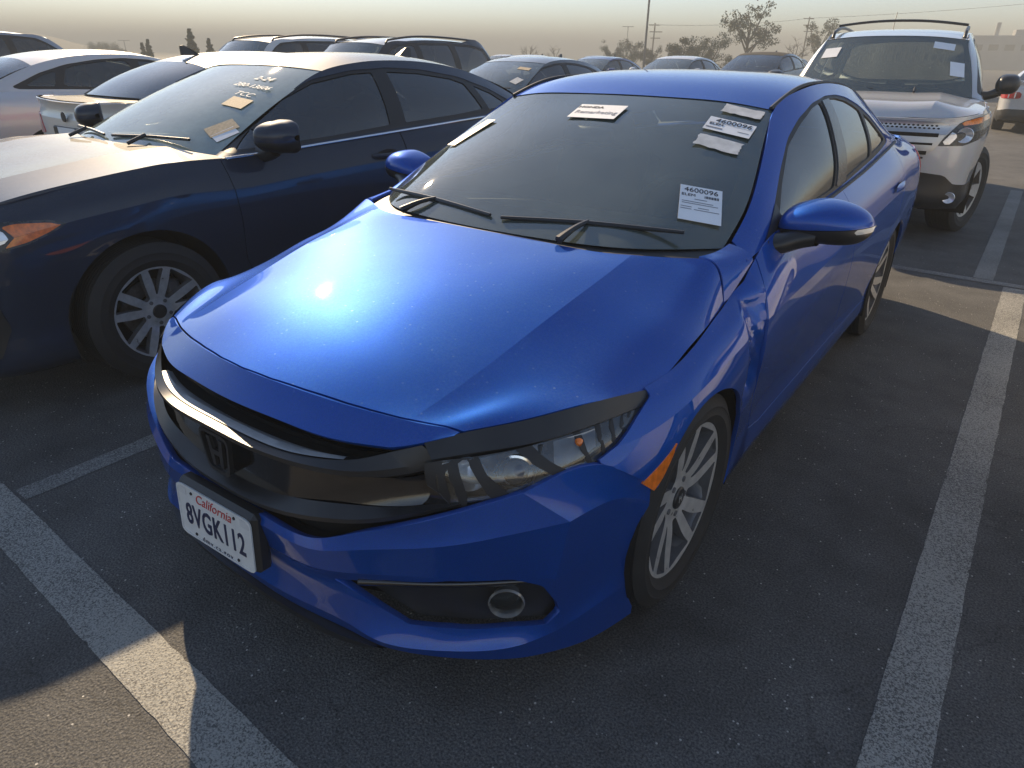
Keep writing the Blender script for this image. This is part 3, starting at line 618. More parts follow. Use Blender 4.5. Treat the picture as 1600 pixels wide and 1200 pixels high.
# headlights
HLT = [(.567, -.668, .728), (.65, -.568, .735), (.735, -.425, .735), (.793, -.245, .712)]      # under the brow
HLB = [(.52, -.725, .62), (.56, -.705, .592), (.645, -.655, .590), (.72, -.56, .605), (.775, -.44, .635), (.80, -.30, .672), (.803, -.24, .705)]
for sgn in (1, -1):
    f_ = (lambda m: m) if sgn > 0 else (lambda m: m.mirror())
    hl = empty('headlight', (0, 0, 0), parent=civ)
    brow = loft([[(.52, -.706, .727), (.572, -.655, .744), (.655, -.548, .755), (.735, -.40, .762), (.80, -.185, .738)],
                 [(.548, -.715, .700), (.60, -.665, .709), (.685, -.565, .716), (.755, -.415, .718), (.812, -.215, .716)],
                 [(.545, -.71, .688), (.60, -.655, .697), (.68, -.555, .704), (.75, -.41, .708), (.80, -.22, .708)]], 50)
    mk('brow_trim', f_(brow), M_BLACK, hl, sharp=30)
    lens = surf([[(.535, -.722, .692), (.54, -.728, .655), (.548, -.727, .615), (.53, -.735, .585)],
                 [(.60, -.665, .700), (.61, -.682, .66), (.615, -.687, .62), (.605, -.70, .578)],
                 [(.68, -.565, .707), (.697, -.585, .665), (.705, -.592, .63), (.70, -.612, .59)],
                 [(.75, -.415, .712), (.768, -.445, .68), (.777, -.455, .65), (.78, -.465, .615)],
                 [(.805, -.23, .712), (.812, -.25, .70), (.82, -.27, .68), (.83, -.29, .64)]], .012, .01)
    if lens.N[:, 1].mean() > 0: lens = MS(lens.V, -lens.N, [f[::-1] for f in lens.F])
    # outline in an unrolled coordinate: arc length from the inner tip
    s_of = lambda V: np.hypot(V[:, 0] - .535, V[:, 1] + .722)
    OUT = [(.0, .688), (.0, .655), (.035, .628), (.06, .600), (.12, .592), (.20, .600), (.30, .618), (.38, .645), (.45, .672), (.52, .706), (.56, .714), (.4, .716), (.2, .706)]
    sd_ = psdf(np.stack([s_of(lens.V), lens.V[:, 2]], -1), OUT)
    lo = clip(lens, sd_); mk('headlight_lens', f_(lo), M_LENS, hl)
    back = MS(lens.V + np.array([-.045, .05, 0]) * np.clip(-sd_ / .03, 0, 1)[:, None], lens.N, lens.F); back = clip(back, sd_ - .006)
    mk('headlight_housing', f_(back), mat('lamp_housing', (.055, .06, .065), .28, metal=.3, vary=.3, vscale=30), hl)
    fr = clip(clip(lens.off(.001), sd_ - .004), -sd_ - .004); mk('headlight_seal', f_(fr), M_TRIM, hl)
    cor = clip(lens.off(-.006), -sd_); mk('headlight_inner_trim', f_(cor), M_GLOSS, hl)
    def reflector(c, r, dirv, m, nm, depth=.04):
        L = lathe([(.004, r), (-.004, r * .96), (-depth * .5, r * .7), (-depth, r * .2), (-depth, .0005)], 26)
        Q = np.array(frame(c, dirv, (0, 0, 1)).to_3x3()); L.V = L.V @ Q.T + np.array(c); return mk(nm, f_(L), m, hl, sharp=50)
    reflector((.603, -.660, .658), .042, (.55, -.83, .05), M_LAMP, 'daytime_reflector')
    reflector((.672, -.577, .652), .040, (.62, -.78, .05), M_LAMP, 'projector_bowl', .045)
    ball = lathe([(.0, .030), (.012, .026), (.02, .015), (.023, .0005)], 22); Q = np.array(frame((0, 0, 0), (.62, -.78, 0), (0, 0, 1)).to_3x3())
    ball.V = ball.V @ Q.T + np.array((.674, -.585, .652)); mk('projector_lens', f_(ball), mat('projector_glass', (.10, .11, .13), .05, coat=1), hl, sharp=60)
    refl = surf([[(.715, -.50, .705), (.722, -.505, .66), (.722, -.50, .632)], [(.748, -.44, .708), (.753, -.44, .672), (.755, -.44, .645)], [(.762, -.40, .708), (.765, -.40, .685), (.768, -.40, .662)]], .01, .01)
    if refl.N[:, 1].mean() > 0: refl = MS(refl.V, -refl.N, [f[::-1] for f in refl.F])
    bez = lathe([(.0, .047), (.010, .045), (.012, .040), (.004, .037)], 30); bez.V = bez.V @ Q.T + np.array((.668, -.582, .652)); mk('projector_bezel', f_(bez), M_CHROME, hl, sharp=40)
    mk('turn_reflector', f_(refl), M_LAMP, hl); blb = lathe([(.0, .010), (.01, .006), (.012, .0004)], 12); blb.V = blb.V @ Q.T + np.array((.752, -.452, .694)); mk('turn_bulb', f_(blb), M_AMBER, hl, sharp=60)
    div = tube([(.708, -.535, .71), (.705, -.55, .66), (.70, -.565, .61)], .004, 6, 8); mk('lamp_divider', f_(div), mat('lamp_housing_grey', (.07, .08, .09), .3, metal=.4), hl, sharp=50)
    led = tube([(.575, -.692, .665), (.60, -.668, .648), (.66, -.60, .638), (.70, -.555, .645)], .007, 6, 16); mk('light_strip', f_(led), mat('lamp_strip_white', (.6, .62, .62), .3), hl)
    bot = tube([(.60, -.69, .606), (.70, -.595, .612), (.765, -.475, .635), (.80, -.34, .668)], .007, 6, 20); mk('lens_lower_ridge', f_(bot), mat('lamp_housing_grey', (.07, .08, .09), .3), hl)
# ---- greenhouse
TOPC = [(.722, .47, .965), (.712, .62, 1.045), (.676, .785, 1.132), (.632, .95, 1.222), (.594, 1.10, 1.302), (.597, 1.35, 1.358), (.596, 1.65, 1.376), (.598, 2.0, 1.366), (.607, 2.3, 1.328), (.625, 2.5, 1.272), (.662, 2.7, 1.182), (.70, 2.92, 1.085)]
BELT = [(.795, .42, .925), (.80, .56, .945), (.803, .70, .953), (.805, .90, .962), (.805, 1.1, .970), (.804, 1.38, .984), (.802, 1.65, .998), (.795, 2.0, 1.015), (.787, 2.3, 1.036), (.78, 2.5, 1.048), (.765, 2.78, 1.062), (.742, 3.0, 1.058)]
gs = []
for t_, b_ in zip(TOPC, BELT):
    t_, b_ = np.array(t_), np.array(b_); h = t_[2] - b_[2]
    gs.append([tuple(b_ + (t_ - b_) * q + np.array([.055 * h / .4 * 4 * q * (1 - q) * .55 + (.012 if 0 < q < 1 else 0) * h / .4, 0, 0])) for q in (0, .25, .5, .75, 1)])
ghs = surf(gs, .014, .012)
if ghs.N[:, 0].mean() < 0: ghs = surf(gs, .014, .012, flip=True)
DLO = smooth_poly([(.60, .962), (.72, 1.035), (.88, 1.125), (1.06, 1.215), (1.22, 1.272), (1.40, 1.315), (1.62, 1.335), (1.80, 1.333), (1.95, 1.318), (2.12, 1.28), (2.28, 1.225), (2.42, 1.162), (2.54, 1.102), (2.52, 1.086), (2.35, 1.066), (2.1, 1.045), (1.8, 1.026), (1.4, 1.000), (1.0, .982), (.7, .968)], 4, .2)
GF = [(.70, .985), (.86, 1.09), (1.04, 1.19), (1.22, 1.253), (1.38, 1.296), (1.525, 1.316), (1.455, 1.16), (1.375, 1.013), (1.1, 1.0), (.85, .99)]
GR = [(1.66, 1.322), (1.78, 1.319), (1.92, 1.303), (2.02, 1.280), (2.10, 1.256), (2.085, 1.16), (2.055, 1.062), (1.80, 1.045), (1.557, 1.025), (1.61, 1.16)]
GQ = [(2.15, 1.243), (2.26, 1.207), (2.40, 1.142), (2.475, 1.104), (2.30, 1.085), (2.10, 1.070), (2.13, 1.16)]
gbody = cutp(ghs, DLO, 'yz', .0, out=True)
gtrim = cutp(ghs, DLO, 'yz', .0).off(-.004)
for G_ in (GF, GR, GQ): gtrim = cutp(gtrim, smooth_poly(G_, 4, .12), 'yz', 0, out=True)
for sgn in (1, -1):
    f_ = (lambda m: m) if sgn > 0 else (lambda m: m.mirror())
    mk('roof_side_frame', f_(rim(gbody, .02)), BLUE, civ); mk('window_surround', f_(rim(gtrim, .02)), M_TRIM, civ)
    for G_ in (GF, GR, GQ): mk('side_window', f_(cutp(ghs, smooth_poly(G_, 4, .12), 'yz', -.004).off(-.009)), M_GLASS, civ)
    bp = cutp(ghs, [(1.535, 1.325), (1.655, 1.330), (1.605, 1.16), (1.548, 1.015), (1.385, 1.005), (1.465, 1.16)], 'yz', .006).off(.001); mk('pillar_trim', f_(rim(bp, .01)), mat('pillar_grey_film', (.05, .05, .052), .25, vary=.2), civ)
    dr = tube([(t[0] - .012, t[1], t[2] + .004) for t in TOPC[4:11]], .008, 6, 60); mk('roof_ditch_moulding', f_(dr), M_TRIM, civ)
    # belt moulding
    bm = tube([(b[0] + .001, b[1], b[2] + .006) for b in BELT[1:11]], .008, 6, 60); mk('belt_moulding', f_(bm), M_TRIM, civ)
WS = [[(0, .155, .955), (0, .40, 1.075), (0, .63, 1.178), (0, .85, 1.265), (0, 1.058, 1.334)],
      [(.28, .172, .955), (.275, .415, 1.072), (.265, .645, 1.173), (.25, .862, 1.259), (.24, 1.064, 1.331)],
      [(.53, .245, .956), (.525, .48, 1.063), (.50, .70, 1.158), (.465, .90, 1.246), (.44, 1.078, 1.322)],
      [(.715, .42, .952), (.706, .60, 1.043), (.670, .77, 1.132), (.626, .94, 1.222), (.588, 1.098, 1.302)]]
ws = surf(WS, .02, .02, sym=1)
if ws.N[:, 2].mean() < 0: ws = surf(WS, .02, .02, sym=1, flip=True)
mk('windscreen', ws.off(-.003), M_WIND, civ)
# black ceramic border and the shaded tab behind the mirror
WSO = [(-.70, .43), (-.60, .30), (-.40, .215), (-.2, .18), (0, .17), (.2, .18), (.40, .215), (.60, .30), (.70, .43), (.69, .60), (.652, .77), (.608, .94), (.57, 1.085), (.43, 1.06), (.24, 1.046), (0, 1.04), (-.24, 1.046), (-.43, 1.06), (-.57, 1.085), (-.608, .94), (-.652, .77), (-.69, .60)]
WSI = smooth_poly([(-.66, .47), (-.55, .37), (-.35, .30), (0, .272), (.35, .30), (.55, .37), (.66, .47), (.655, .60), (.617, .77), (.575, .92), (.54, 1.045), (.42, 1.025), (.25, 1.010), (.17, .93), (.14, .905), (0, .895), (-.14, .905), (-.17, .93), (-.25, 1.010), (-.42, 1.025), (-.54, 1.045), (-.575, .92), (-.617, .77), (-.655, .60)], 4, .22)
mk('windscreen_border', cutp(ws, WSI, 'xy', 0, out=True).off(-.006), mat('ceramic_black', (.012, .013, .013), .25), civ)
RF = [[(0, 1.058, 1.334), (0, 1.25, 1.384), (0, 1.5, 1.413), (0, 1.75, 1.420), (0, 2.0, 1.412), (0, 2.25, 1.388), (0, 2.48, 1.348)],
      [(.24, 1.064, 1.331), (.245, 1.25, 1.380), (.25, 1.5, 1.409), (.25, 1.75, 1.416), (.25, 2.0, 1.408), (.25, 2.25, 1.384), (.25, 2.48, 1.344)],
      [(.44, 1.078, 1.322), (.45, 1.26, 1.366), (.45, 1.5, 1.395), (.45, 1.75, 1.402), (.45, 2.0, 1.394), (.45, 2.25, 1.369), (.45, 2.47, 1.330)],
      [(.588, 1.098, 1.302), (.588, 1.28, 1.345), (.587, 1.5, 1.370), (.587, 1.75, 1.377), (.59, 2.0, 1.368), (.597, 2.25, 1.340), (.613, 2.45, 1.290)]]
rf = surf(RF, .02, .02, sym=1)
if rf.N[:, 2].mean() < 0: rf = surf(RF, .02, .02, sym=1, flip=True)
mk('roof', rf, BLUE, civ)
RW = [[(0, 2.48, 1.348), (0, 2.75, 1.262), (0, 3.0, 1.165), (0, 3.2, 1.082)], [(.25, 2.48, 1.344), (.26, 2.75, 1.258), (.28, 3.0, 1.162), (.28, 3.19, 1.08)],
      [(.45, 2.47, 1.330), (.47, 2.72, 1.245), (.50, 2.95, 1.152), (.51, 3.13, 1.078)], [(.613, 2.45, 1.290), (.645, 2.62, 1.222), (.68, 2.80, 1.14), (.70, 2.95, 1.075)]]
rw = surf(RW, .03, .03, sym=1)
if rw.N[:, 2].mean() < 0: rw = surf(RW, .03, .03, sym=1, flip=True)
mk('rear_window', rw, M_GLASS, civ)
TR = [[(0, 3.2, 1.082), (0, 3.4, 1.072), (0, 3.6, 1.068), (0, 3.70, 1.07), (0, 3.735, 1.03)], [(.28, 3.19, 1.08), (.28, 3.4, 1.07), (.28, 3.58, 1.066), (.28, 3.68, 1.068), (.28, 3.72, 1.03)],
      [(.51, 3.13, 1.078), (.53, 3.35, 1.066), (.52, 3.52, 1.06), (.50, 3.62, 1.06), (.48, 3.66, 1.03)], [(.72, 2.95, 1.06), (.70, 3.2, 1.05), (.665, 3.42, 1.042), (.62, 3.54, 1.04), (.55, 3.62, 1.02)]]
tr = surf(TR, .03, .03, sym=1)
if tr.N[:, 2].mean() < 0: tr = surf(TR, .03, .03, sym=1, flip=True)
mk('boot_lid', tr, BLUE, civ)
for sgn in (1, -1):
    f_ = (lambda m: m) if sgn > 0 else (lambda m: m.mirror())
    tl = cutp(side, [(3.28, .99), (3.36, .85), (3.50, .76), (3.9, .72), (3.9, .99), (3.5, 1.0)], 'yz', 0).off(.004); tl = clip(tl, .45 - tl.V[:, 0]); mk('tail_light', f_(rim(tl, .01)), M_RED, civ)
# cowl and wipers
mk('cowl_panel', loft([symc([(0, .11, .935), (.28, .12, .932), (.53, .16, .93), (.70, .27, .925)]), symc([(0, .165, .952), (.28, .185, .95), (.53, .26, .948), (.715, .425, .945)])], 50), M_TRIM, civ, sharp=40)
for nm, A, B, piv in (('wiper', (.62, .335, 1.0), (.03, .205, .986), (.30, .14, .965)), ('wiper', (-.02, .21, .987), (-.60, .31, .995), (-.40, .17, .96))):
    wp = empty(nm, (0, 0, 0), parent=civ); A, B, piv = np.array(A), np.array(B), np.array(piv)
    mk('wiper_blade', tube([B, (A + B) / 2 + [0, 0, .004], A], [.006, .010, .006], 6, 14), M_BLACK, wp, sharp=50)
    mid = (A + B) / 2; mk('wiper_arm', tube([piv, piv * .4 + mid * .6 + [0, 0, .012], mid + [0, 0, .010]], [.014, .009, .007], 6, 10), M_BLACK, wp, sharp=50)
# side mirrors
for sgn in (1, -1):
    f_ = (lambda m: m) if sgn > 0 else (lambda m: m.mirror())
    mr_ = empty('side_mirror', (0, 0, 0), parent=civ)
    xs = np.array([.785, .80, .84, .90, .97, 1.025, 1.05, 1.06]); zt = np.array([1.0, 1.03, 1.055, 1.072, 1.068, 1.048, 1.025, 1.0]); zb = np.array([.955, .945, .938, .934, .936, .948, .968, .99])
    yf = np.array([.71, .672, .650, .645, .66, .695, .735, .765]); yb = .80
    rows = []
    for x, a, b, y0 in zip(xs, zt, zb, yf):
        c = (a + b) / 2; h = (a - b) / 2; r_ = []
        for an_ in np.linspace(-math.pi / 2 - .9, math.pi / 2 + .9, 17):
            cc, ss = math.cos(an_), math.sin(an_); d_ = (yb - y0)
            r_.append((x, yb - .02 - (d_ - .02) * max(cc, -.15) ** .8 if cc > 0 else yb - .02 + .03 * -cc, c + h * math.copysign(abs(ss) ** .8, ss)))
        rows.append(r_)
    shell = surf(rows, .008, .008)
    if shell.N[:, 1].mean() > 0: shell = MS(shell.V, -shell.N, [f[::-1] for f in shell.F])
    zcut = .984 + .10 * (shell.V[:, 0] - .85)
    mk('mirror_cap', f_(rim(clip(shell, zcut + .0015 - shell.V[:, 2]), .01)), BLUE, mr_)
    mk('mirror_base', f_(clip(shell, shell.V[:, 2] - zcut + .0015)), M_BLACK, mr_)
    mk('mirror_core', f_(MS((shell.V - [.95, .73, 1.0]) * .95 + [.95, .73, 1.0], shell.N, shell.F)), M_VOID, mr_)
    rep = clip(shell.off(.0015), np.maximum(np.maximum(shell.V[:, 2] - zcut + .0, zcut - .016 - shell.V[:, 2]), 1.02 - shell.V[:, 0])); mk('turn_repeater', f_(rep), M_LENS if False else mat('repeater_lens', (.62, .60, .55), .15, coat=1), mr_)
    arm = surf([[(x_, y_ + dy, z_ + dz) for dy, dz in ((-.035, -.028), (-.05, 0), (-.03, .022), (.04, .025), (.06, 0), (.04, -.028), (-.035, -.028))] for x_, y_, z_ in ((.79, .625, .935), (.83, .635, .942), (.87, .67, .957), (.92, .70, .97))], .01, .012)
    mk('mirror_arm', f_(arm), M_BLACK, mr_, sharp=40)
    mk('mirror_sail', f_(cutp(ghs, [(.56, .955), (.74, 1.045), (.72, .967)], 'yz', 0).off(.003)), M_BLACK, mr_)
    gsx = lathe([(.0, .075), (.002, .0005)], 20, 'y'); gsx.V = gsx.V * [1, 1, .62] + [.957, .79, .995]; mk('mirror_glass', f_(gsx), M_CHROME, mr_, sharp=40)
# wheels
S5 = 2 * math.pi / 5
def civ_wins():
    W_ = []
    for k in range(5):
        a = k * S5
        W_.append(smooth_poly(petal(.078, .229, a + S5 * .47, a + S5 * .55, .15, .315), 3, .2))
        W_.append(smooth_poly(petal(.088, .228, a - .07, a + .06, .03, .165), 3, .2))
    return W_
CW = civ_wins()
def hmark(w, h, side_):
    text('cap_letter', 'H', .036, frame((h * side_, 0, 0), (0, side_, 0), (0, 0, 1)), M_ALU, w, sx=.9)
for yc in (0, 2.7):
    for sgn in (1, -1): make_wheel(civ, 'wheel', (sgn * .772, yc, WZ), WZ, .242, .205, sgn, CW, M_ALU, spin=.35 if yc == 0 else .75, cap_mark=hmark)
# stickers on the windscreen
def on_ws(x, y):
    k = np.argmin((ws.V[:, 0] - x) ** 2 + (ws.V[:, 1] - y) ** 2)
    n_ = ws.N[k]; z_ = ws.V[k][2] - ((x - ws.V[k][0]) * n_[0] + (y - ws.V[k][1]) * n_[1]) / n_[2]
    return Vector((x, y, z_)), Vector(n_)
def sticker(name, x, y, w, h, ang=0., poly=None, m=M_WHITE, lift=.003):
    p, n_ = on_ws(x, y); xd = Vector((1, 0, 0)); xd = (xd - n_ * xd.dot(n_)).normalized(); yd = n_.cross(xd)
    xd2 = xd * math.cos(ang) + yd * math.sin(ang); yd2 = n_.cross(xd2)
    st = empty(name, (0, 0, 0), parent=civ); st.matrix_basis = frame(p + n_ * lift, xd2, yd2)
    P = poly or [(-w / 2, -h / 2), (w / 2, -h / 2), (w / 2, h / 2), (-w / 2, h / 2)]
    k = len(P); V = [(a, b, 0) for a, b in P] + [(a, b, -.001) for a, b in P]
    F = [tuple(range(k)), tuple(range(2 * k - 1, k - 1, -1))] + [(i, k + i, k + (i + 1) % k, (i + 1) % k) for i in range(k)]
    mk('sticker_sheet', MS(V, np.zeros((2 * k, 3)), F), m, st, sharp=20); return st
def flat(st, name, x, y, w, h, m=M_INK):
    return mk(name, MS([(x - w / 2, y - h / 2, .0006), (x + w / 2, y - h / 2, .0006), (x + w / 2, y + h / 2, .0006), (x - w / 2, y + h / 2, .0006)], np.zeros((4, 3)), [(0, 1, 2, 3)]), m, st)
TM = lambda x, y: frame((x, y, .0006), (1, 0, 0), (0, 1, 0))
M_GREY = mat('grey_ink', (.22, .23, .26), .6)
s1 = sticker('lot_sticker', .593, .505, .135, .165, R(22)); s1['label'] = 'upright white lot label low on the windscreen'
text('label_number', '4600096', .030, TM(0, .062), M_INK, s1, sx=1.05); text('label_site', 'ELEM', .017, TM(-.040, .037), M_INK, s1, sx=1.2)
for k in range(15): flat(s1, 'barcode_bar', .012 + k * .003 + (k % 3) * .0006, .037, .0012 + .0009 * ((k * 7) % 3), .012)
for yy, ww, xx in ((.020, .04, .0), (.006, .10, -.01), (-.003, .115, -.002), (-.020, .035, -.045), (-.020, .035, .01), (-.030, .035, -.045), (-.030, .08, .02)): flat(s1, 'print_line', xx, yy, ww, .0035, M_GREY)
s2 = sticker('lot_sticker', .502, .923, .168, .088, R(3)); s2['label'] = 'wide white lot label in the upper corner of the windscreen'
text('label_number', '4600096', .036, TM(.008, .024), M_INK, s2, sx=1.05); text('label_site', 'ELEM', .019, TM(-.048, -.002), M_INK, s2, sx=1.2)
flat(s2, 'print_line', -.048, -.026, .06, .008, M_GREY); flat(s2, 'print_line', .045, .006, .07, .0015, M_GREY); flat(s2, 'print_line', -.03, .009, .09, .0015, M_GREY)
flat(s2, 'print_line', .055, -.02, .04, .004, M_GREY)
rr_ = random.Random(3)
def torn(w, h, n=9, j=.006, notch=None):
    P = []
    for a, b in (((-w / 2, -h / 2), (w / 2, -h / 2)), ((w / 2, -h / 2), (w / 2, h / 2)), ((w / 2, h / 2), (-w / 2, h / 2)), ((-w / 2, h / 2), (-w / 2, -h / 2))):
        for t in np.linspace(0, 1, n)[:-1]: P.append((a[0] + (b[0] - a[0]) * t + rr_.uniform(-j, j) * .6, a[1] + (b[1] - a[1]) * t + rr_.uniform(-j, j) * .5))
    if notch: P = [p for p in P if not (abs(p[0] - notch[0]) < notch[2] and abs(p[1] - notch[1]) < notch[3])] if False else P
    return P
M_TORN = mat('torn_label_paper', (.62, .62, .60), .7, vary=.18, vscale=25)
s3 = sticker('torn_label', .503, 1.035, .145, .055, R(2), poly=torn(.145, .055), m=M_TORN)
s4 = sticker('torn_label', .510, .815, .155, .072, R(4), poly=torn(.155, .072), m=M_TORN)
s5 = sticker('dealer_sticker', -.014, .88, .205, .122, R(1)); s5['label'] = 'white dealer sticker at the top middle of the windscreen'
text('sticker_heading', 'HONDA', .024, TM(-.045, .034), M_INK, s5, sx=1.25, bold=.0006); text('sticker_line', 'Remarketing', .040, TM(.0, -.012), M_GREY, s5, sx=.9)
s6 = sticker('orange_label', -.565, .775, .085, .215, R(-24), m=mat('cream_label_paper', (.72, .62, .46), .6, vary=.1, vscale=40)); flat(s6, 'print_block', .0, .06, .06, .06, mat('orange_print', (.62, .28, .12), .6, vary=.3, vscale=120))
# cabin
mk('dashboard', surf([[(0, .24, .905), (0, .40, .93), (0, .62, .945), (0, .76, .925), (0, .80, .80)], [(.3, .26, .905), (.3, .42, .93), (.3, .62, .945), (.3, .76, .93), (.3, .80, .80)], [(.55, .33, .905), (.55, .47, .93), (.55, .64, .94), (.55, .76, .92), (.55, .80, .80)], [(.70, .46, .90), (.70, .55, .92), (.70, .66, .93), (.70, .76, .91), (.70, .80, .80)]], .05, .04, sym=1), M_DASH, civ, sharp=50)
st_ = empty('steering_wheel', (.36, .86, .90), parent=civ); st_.rotation_euler = (R(66), 0, 0)
mk('wheel_rim', tube([(.182 * math.cos(a), .182 * math.sin(a), 0) for a in np.linspace(0, 2 * math.pi, 41)], .015, 8), M_INT, st_); mk('wheel_hub', box((0, -.01, -.02), (.20, .11, .04), .02), M_INT, st_, sharp=40)
for k in (0, math.pi, -math.pi / 2): mk('wheel_spoke', tube([(.05 * math.cos(k), .05 * math.sin(k), -.015), (.175 * math.cos(k), .175 * math.sin(k), 0)], .014, 6), M_INT, st_)
def seat(parent, x, y, rear=False, w=.25):
    s = empty('rear_seat' if rear else 'front_seat', (x, y, 0), parent=parent)
    bk = surf([[(a * w, .05 + .03 * abs(a) ** 2 * -1 + b * .28 + (0 if c else .0), .50 + b * .55) for b in (0, .35, .7, 1.0)] for a in (-1, -.7, 0, .7, 1) for c in (0,)], .05, .06)
    mk('seat_back', thick(bk, .09), M_INT, s, sharp=50); mk('seat_cushion', box((0, -.20, .46), (w * 2, .5, .16), .05), M_INT, s, sharp=50)
    mk('headrest', box((0, .34, 1.14), (.25, .10, .17), .045), M_INT, s, sharp=60); return s
for x in (-.36, .36): seat(civ, x, 1.30)
seat(civ, 0, 2.15, True, .60)
mk('rear_view_mirror', box((0, .80, 1.20), (.22, .03, .06), .02), M_BLACK, civ, sharp=50)
mk('headliner', MS(rf.V - rf.N * .03, -rf.N, [f[::-1] for f in rf.F]), M_INT, civ)
mk('cabin_floor', box((0, 1.55, .33), (1.45, 2.3, .04), .01), M_INT, civ, sharp=30)
# ---------------------------------------------------------------- other parked cars: one builder, each car with its own figures
PROF = [(0, .075), (.05, .030), (.12, .012), (.25, .016), (.42, .010), (.58, .0), (.72, .0), (.83, .008), (.92, .032), (1.0, .085)]
def lerp_list(L, y):
    L = np.asarray(L, float); return np.array([np.interp(y, L[:, 0], L[:, k]) for k in range(1, L.shape[1])])
def out(ms, axis, sgn):
    return MS(ms.V, -ms.N, [f[::-1] for f in ms.F]) if ms.N[:, axis].mean() * sgn < 0 else ms
SPOKE10 = [smooth_poly(petal(.08, .21, k * math.pi / 5 + .3, k * math.pi / 5 + .3, .12, .20), 3, .2) for k in range(10)]
def parked_car(name, label, cat, S, body_mat, loc, rz, res=.03, group=None, glass_m=None, wind_m=None, two_sides=True, detail=True):
    """S: W half width, WB, fo/ro overhangs, wr/rr wheel radii, ar arch radius, sill, top [(y, x, z)] hood edge/belt line,
    hood [(y, z)] centre line, cowl (y, z, xc, yc, zc), head (y, z, xc, yc, zc), roof [(y, z)], rhead, rbase (same form as cowl), boot [(y, z)],
    dlo outline and windows [(y, z)], cuts = door gap lines, lamps = [(name, polygon, plane, material, lift)]"""
    root = empty(name, loc, rz, label, cat, group)
    glass_m = glass_m or M_GLASS; wind_m = wind_m or M_WIND
    W, WB, fo, ro = S['W'], S['WB'], S['fo'], S['ro']; top = S['top']; sill = S['sill']
    ys = sorted(set([-fo * .62, -.38, -.18, 0, .2, .45, .9, 1.4, 1.9, 2.3, WB - .25, WB, WB + .25, WB + ro * .55]))
    wid = S.get('wid', [(-fo, .80), (-fo * .62, .935), (-.3, .982), (0, 1), (.5, .985), (1.4, .985), (WB - .3, .997), (WB, 1), (WB + ro * .55, .965), (WB + ro, .85)])
    cols = []
    def column(x_w, y, zt, xt, z0, dirx, diry):
        c = []
        for t, ins in PROF:
            i2 = ins if t < 1 else (x_w - xt if diry == 0 else .06)
            c.append((x_w * 1.0 - (i2 if dirx else 0) * 1.0, y + i2 * diry, z0 + (zt - z0) * t))
        return c
    # front wrap, centre outwards
    zf = S.get('zfront', S['hood'][0][1]); fx = S.get('fplan', [(0, 1.0), (.35, .985), (.62, .93), (.82, .80)])
    for k, (u, v) in enumerate(fx):
        yy = -fo * v; q = u / .82; ztop = zf + (lerp_list(top, max(yy, top[0][0]))[1] - zf) * q ** 2
        c = []
        for t, ins in PROF: c.append((W * u * (1 - .10 * (ins if t > .5 else ins * .6)), yy + (ins * 1.1 if t < 1 else S.get('nose_tuck', .05)) * (1 if u < .7 else .7), sill + .02 + (ztop - sill - .02) * t))
        cols.append(c)
    for y in ys:
        w = W * lerp_list(wid, y)[0]; xt, zt = lerp_list(top, y)
        cols.append(column(w, y, zt, xt, sill + (.05 if y > WB + .3 else 0), 1, 0))
    zr = S.get('zrear', S['boot'][-1][1]); rx = S.get('rplan', [(.80, .84), (.55, .965), (.3, .99), (0, 1.0)])
    for u, v in rx:
        yy = WB + ro * v; q = u / .8; ztop = zr + (top[-1][2] - zr) * q ** 2; c = []
        for t, ins in PROF: c.append((W * u, yy - (ins * .9 if t < 1 else S.get('tail_tuck', .03)), sill + .08 + (ztop - sill - .08) * t))
        cols.append(c)
    ring = surf(cols, res, res * .9, cv=S.get('crease', (7,)))
    k = np.argmax(ring.V[:, 0])
    if ring.N[k][0] < 0: ring = MS(ring.V, -ring.N, [f[::-1] for f in ring.F])
    wr, ar = S['wr'], S['ar']
    body = clip(ring, -circ_sdf(ring.V, 0, wr, ar)); body = clip(body, -circ_sdf(body.V, WB, wr, ar))
    inner = ring.off(-.03); inner = clip(inner, -circ_sdf(inner.V, 0, wr, ar + .012)); inner = clip(inner, -circ_sdf(inner.V, WB, wr, ar + .012))
    sides = (1, -1) if two_sides else (1,)
    F_ = lambda s: (lambda m: m) if s > 0 else (lambda m: m.mirror())
    mk('inner_shell', inner.both(), M_VOID, root)
    cuts = S.get('cuts', [])
    shell = body
    doors = []
    for D in cuts: doors.append(cutp(body, D, 'yz', .0025)); shell = cutp(shell, D, 'yz', .0025, out=True)
    for s in sides:
        f_ = F_(s); mk('body_side', rim(f_(shell), .012) if detail else f_(shell), body_mat, root)
        for i, D in enumerate(doors):
            d = mk('door', rim(f_(D), .012) if detail else f_(D), body_mat, root)
            if detail and len(D.V):
                yh = D.V[:, 1].max() - .17; zh = S.get('zhandle', .9); xs = D.V[np.argmin((D.V[:, 1] - yh) ** 2 + (D.V[:, 2] - zh) ** 2)][0]
                h = tube([(xs - .005, yh - .12, zh), (xs + .028, yh - .07, zh), (xs + .032, yh, zh), (xs + .028, yh + .06, zh), (xs - .005, yh + .10, zh)], [.012, .014, .015, .014, .012], 8, 16); h.V = h.V * [1, 1, 1]; mk('handle', f_(h), body_mat, d)
                cu = lathe([(xs + .004, .036), (xs + .001, .0005)], 18); cu.V = cu.V * [1, 2.4, .9] + [0, yh, zh]; mk('handle_recess', f_(cu), M_TRIM, d, sharp=30)
        for yc in (0, WB): arch_liner('wheel_arch_liner', root, yc, wr, ar + .006, W * .97, W * .6, s)
    if not two_sides: mk('body_side', body.mirror(), body_mat, root)
    # hood
    H = S['hood']; cw = S['cowl']; hd = S['head']
    he = [lerp_list(top, y) for y, z in H]; yn = H[0][0]
